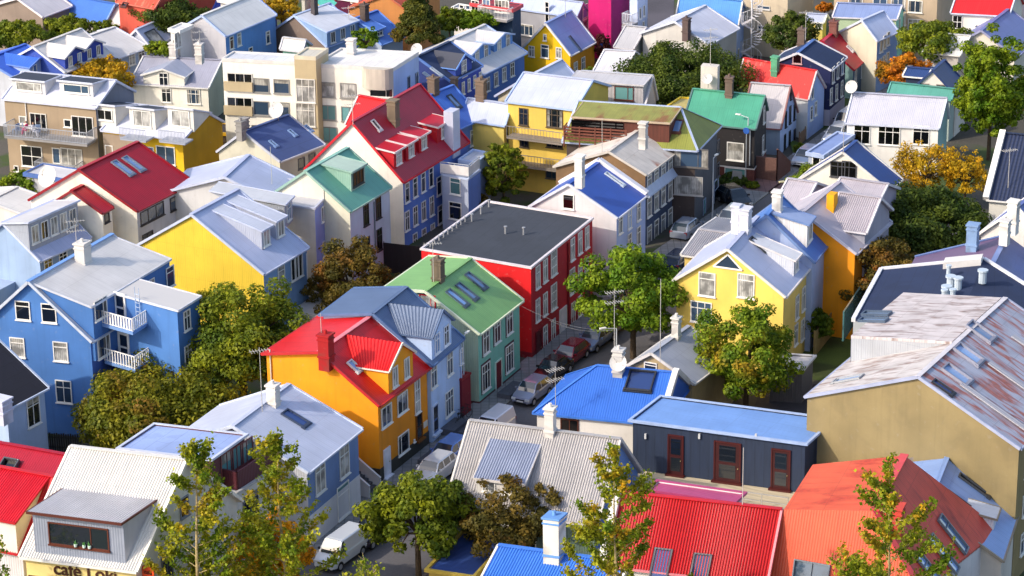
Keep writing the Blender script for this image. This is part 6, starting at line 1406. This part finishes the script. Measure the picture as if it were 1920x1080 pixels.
T(785,888,1050,185,1085,'green','leafy green street tree at the bottom beside the parked cars',1.1)
T(935,893,1065,165,1085,'brown','brownish green tree in front of the big grey corrugated roof')
T(1020,905,1010,95,1070,'brown','narrow brownish tree right beside the grey corrugated roof dormer',.9)
T(1280,78,208,222,235,'dark','huge round dark green tree below the top edge, centre right',1.3)
T(1480,25,105,98,150,'dark','dark green tree beside the beige block and spiral stair')
T(1853,55,285,125,300,'maple','tall upright green maple near the right edge',1.3)
T(1742,42,108,122,185,'green','spreading green tree right of the mint green house')
T(1690,100,172,88,225,'orange','rusty orange brown tree left of the steep navy roofed house')
T(1730,258,375,120,395,'autumn','golden autumn tree behind the dark green ones at right',.9,airy=.42)
T(1808,278,378,80,398,'autumn','smaller golden autumn tree left of the dark tiled roof',.8,airy=.3)
T(1720,350,480,225,520,'dark','wide dark green tree right of the orange gable',1.2)
T(1648,440,590,165,622,'brown','brown tinged tree in front of the orange gable')
T(1612,490,570,90,612,'orange','low orange brown bush at the foot of the orange gable',.7,name='bush',cat='bush')
T(1545,314,372,122,380,'yg','low yellow green tree in front of the white gabled house at the street bend')
T(1640,350,378,60,388,'dark','dark hedge below the navy roofed white gable',name='bush',cat='bush')
T(945,268,385,78,405,'green','slim green tree in front of the yellow balcony block')
T(885,356,408,68,415,'brown','brown bush left of the slim green tree',name='bush',cat='bush')
T(785,-12,98,122,172,'conifer','dark brownish conifer in front of the orange tan wall',1.2,form='cone')
T(845,14,62,66,150,'green','green tree right of the dark conifer at the top')
T(892,20,56,70,150,'bright','bright green tree beside the white balcony at the top')
T(325,-6,66,112,140,'dark','dark green poplar group at the top left beside the white hipped roof')
T(42,40,88,100,165,'green','green tree at the far left below the brown gable')
T(132,35,72,80,150,'green','green tree before the blue corrugated roof, top left')
T(195,44,66,60,145,'green','small green tree right of the blue corrugated roof trees')
T(193,112,165,112,225,'autumn','golden tree beside the dark blue gables, upper left',1.0)
T(305,80,106,52,200,'yg','small yellow green tree by the white house chimneys',.9)
T(532,-10,48,66,135,'autumn','yellow tree at the top edge above the brown gable',.9)
T(690,52,96,46,205,'bright','small bright green tree in front of the steep blue roof')
T(168,-6,20,60,32,'autumn','yellow tree at the top left edge behind the blue corrugated roof',.8)
T(120,-10,20,50,34,'dark','dark tree at the top left edge beside the brown gable')
T(48,318,375,92,385,'yg','airy yellow green tree left of the crimson roof',.7,airy=.35)
T(8,345,395,50,405,'yg','yellow green bush at the left edge above the pale blue houses',.8,name='bush',cat='bush')
T(380,332,366,34,376,'green','small green tree in front of the brown board fence')
T(200,450,470,46,475,'yg','small yellow green shrub under the white house, left',name='bush',cat='bush')
T(255,448,462,26,470,'green','tiny green shrub by the crimson roofed house wall',name='bush',cat='bush')
T(1130,62,112,32,122,'redb','dark red leaved bush against the magenta wall',name='bush',cat='bush')
T(1778,-5,34,30,45,'dark','dark tree left of the bright red roof, top right')
T(1545,5,22,30,32,'orange','small brownish tree behind the lavender blue roof')
T(1908,140,212,36,225,'brown','brownish tree at the right edge behind the tall maple')
T(1535,575,640,50,655,'green','green bush between the yellow house and the white terrace',name='bush',cat='bush')
T(1375,330,345,50,348,'dark','clipped dark hedge before the black house',name='hedge',cat='hedge')
T(1410,340,352,22,354,'green','small green bush at the corner of the black house',name='bush',cat='bush')
T(1500,268,292,26,296,'green','green bush beside the narrow grey and pale blue house',name='bush',cat='bush')
T(1600,440,470,50,520,'dark','dark green bush top right of the pinkish grey roofs',name='bush',cat='bush')
T(1865,410,425,24,440,'dark','small dark bush below the white house with ribbed tiles',name='bush',cat='bush')
T(455,-8,12,60,20,'green','green tree at the very top edge left of centre')
T(1590,90,100,50,140,'brown','brown shrub behind the crimson roof chimney',.6,name='bush',cat='bush')
T(1108,125,150,26,158,'green','green bush at the side of the bright yellow house',name='bush',cat='bush')
poplar(385,828,1260,180,'poplar','slender yellow green tree before the white cafe gable')
poplar(540,812,1225,195,'poplar','slender yellow green tree before the pale blue grey house, with a golden bush below')
poplar(1155,838,1400,245,'poplar','slender green tree with upward branches before the grey corrugated roof and red roof',n_=15000)
poplar(1650,878,1440,280,'poplar','slender green tree before the salmon red roof',n_=15000)
poplar(700,1058,1330,190,'poplar','top of a small young tree at the bottom edge by the white van',n_=2500)
poplar(-10,985,1290,120,'poplar','young tree tips at the left bottom edge before the red roof',n_=2500)
T(505,965,1110,150,1130,'gold','golden orange bush at the bottom below the slender tree',1.2,leaf=.17,name='bush',cat='bush')
def cable(pa,za,pb,zb_,label):
    a,b=U(*pa,za),U(*pb,zb_); m=M(); N=14; q=None
    for i in range(N+1):
        t=i/N; p=a.lerp(b,t)-Z*(.5*4*t*(1-t)); 
        if q is not None: m.tube(q,p,.009,n=4,cap=False)
        q=p
    tag(m.build('cable',mat('paint','8a8a8a'),None,origin=a),label,'cable')
cable((978,574),5.5,(1150,620),5.0,'thin overhead cable from the mint green house across the street to the lamp')
cable((1030,600),4.5,(1156,616),5.2,'thin overhead cable between the red block and the street lamp')
patch('plaza',((1205,-30),(1265,-30),(1262,70),(1205,70)),.03,mat('asphalt','4c4850'))
# ============ people on the brown flats balcony
def person(p,az,label,top='b03060',bottom='3a3a48',sit=True):
    r=empty('person',label,'person',p,rad(az)); e=azv(az); n=azv(az+90)
    def T_(x,y,z): return p+e*x+n*y+Z*z
    hp=.5 if sit else .95
    V=[T_(0,0,hp),T_(0,0,hp+.25),T_(.02,0,hp+.5),T_(.03,0,hp+.58)]; E=[(0,1),(1,2),(2,3)]; Rr=[.15,.14,.12,.05]
    for s_ in (1,-1):
        k=len(V)
        if sit: V+=[T_(.02,.1*s_,hp-.02),T_(.42,.12*s_,hp+.02),T_(.45,.12*s_,.1),T_(.6,.12*s_,.05)]
        else: V+=[T_(0,.1*s_,hp-.05),T_(.02,.11*s_,.5),T_(0,.12*s_,.08),T_(.16,.12*s_,.04)]
        E+=[(0,k),(k,k+1),(k+1,k+2),(k+2,k+3)]; Rr+=[.1,.075,.05,.04]
        k=len(V); V+=[T_(.02,.2*s_,hp+.48),T_(.08,.27*s_,hp+.22),T_(.34,.2*s_,hp+.2),T_(.42,.18*s_,hp+.2)]; E+=[(2,k),(k,k+1),(k+1,k+2),(k+2,k+3)]; Rr+=[.06,.05,.04,.035]
    me=bpy.data.meshes.new('body'); Ti=_rootinv(r); me.from_pydata([tuple(Ti@v) for v in V],E,[]); ob=bpy.data.objects.new('body',me); C.objects.link(ob); ob.parent=r
    sm=ob.modifiers.new('s','SKIN'); 
    for i,v in enumerate(me.skin_vertices[0].data): v.radius=(Rr[i],Rr[i]); v.use_root=(i==0)
    ss=ob.modifiers.new('u','SUBSURF'); ss.levels=1; ss.render_levels=1; me.materials.append(mat('paint',top))
    m=M(); c=T_(.05,0,hp+.74)
    for i in range(6):
        for j in range(10):
            f=lambda i,j: c+(e*.1*math.cos(j*math.pi/5)+n*.08*math.sin(j*math.pi/5))*math.sin(math.pi*i/6)+Z*.125*math.cos(math.pi*i/6)
            q=[f(i,j),f(i+1,j),f(i+1,j+1),f(i,j+1)]; m.face(q,mi=1 if i<2 or (i<4 and 3<=j<=6) else 0,sm=True)
    m.cbox(c+e*.1-Z*.01,e,n,Z,.03,.025,.03); m.build('head',[mat('paint','c89878'),mat('paint','4a3020')],r)
    return r
a,b,n=ba
q=a.lerp(b,.22)+n*1.0; person(q,153,'person with dark hair in a pink top sitting on the brown flats balcony','c0306a')
q2=a.lerp(b,.30)+n*1.1; person(q2,-20,'person in a pale top sitting at the balcony table of the brown flats','d8d8e4')
q3=a.lerp(b,.26)+n*.8; m=M(); m.cbox(q3+Z*.74,azv(63),azv(153),Z,.9,1.1,.05); 
for i in (-.35,.35):
    for j in (-.4,.4): m.cbox(q3+azv(63)*i+azv(153)*j+Z*.37,azv(63),azv(153),Z,.05,.05,.72)
tag(m.build('patio_table',mat('paint','dcdce0'),None,origin=q3),'pale patio table on the brown flats balcony between two people','table')
for k,t in enumerate((.08,.13,.34)):
    q4=a.lerp(b,t)+n*.9; m=M(); e=azv(140+k*60); f=azv(230+k*60); m.cbox(q4+Z*.42,e,f,Z,.5,.5,.05); m.cbox(q4+Z*.7-e*.25,e,f,Z,.05,.5,.6)
    for i in (-.22,.22):
        for j in (-.22,.22): m.cbox(q4+e*i+f*j+Z*.2,e,f,Z,.04,.04,.42)
    tag(m.build('chair',mat('paint','7f93b4'),None,origin=q4),['blue grey chair at the left end of the brown flats balcony','blue grey chair beside the person in pink on the balcony','grey chair right of the patio table on the balcony'][k],'chair','balcony chairs')
# ============ camera, light
cam=bpy.data.cameras.new('camera'); co=bpy.data.objects.new('camera',cam); C.objects.link(co); S.camera=co
cam.sensor_width=36; cam.lens=F/1920*36; cam.clip_end=6000; cam.clip_start=1
co.matrix_world=Matrix((CR,CU,-_fw)).transposed().to_4x4(); co.location=CAM
SAZ,SEL=207,34
sd=Vector((math.cos(rad(SAZ))*math.cos(rad(SEL)),math.sin(rad(SAZ))*math.cos(rad(SEL)),math.sin(rad(SEL))))
su=bpy.data.lights.new('sun','SUN'); su.energy=2.0; su.angle=rad(1.0); su.color=(1,.90,.74); so=bpy.data.objects.new('sun',su); C.objects.link(so); so.rotation_euler=sd.to_track_quat('Z','Y').to_euler(); so.location=(0,0,200)
w=bpy.data.worlds.new('World'); S.world=w; w.use_nodes=True; nt=w.node_tree; bg=nt.nodes['Background']; sk=nt.nodes.new('ShaderNodeTexSky'); sk.sky_type='NISHITA'; sk.sun_disc=False; sk.sun_elevation=rad(SEL); sk.dust_density=2.5; sk.ozone_density=.6; sk.sun_rotation=rad(90-SAZ); nt.links.new(sk.outputs[0],bg.inputs[0]); bg.inputs[1].default_value=.15
S.view_settings.view_transform='Standard'; S.view_settings.look='None'; S.view_settings.exposure=.88; S.view_settings.gamma=1

S.cycles.pixel_filter_width=1.05
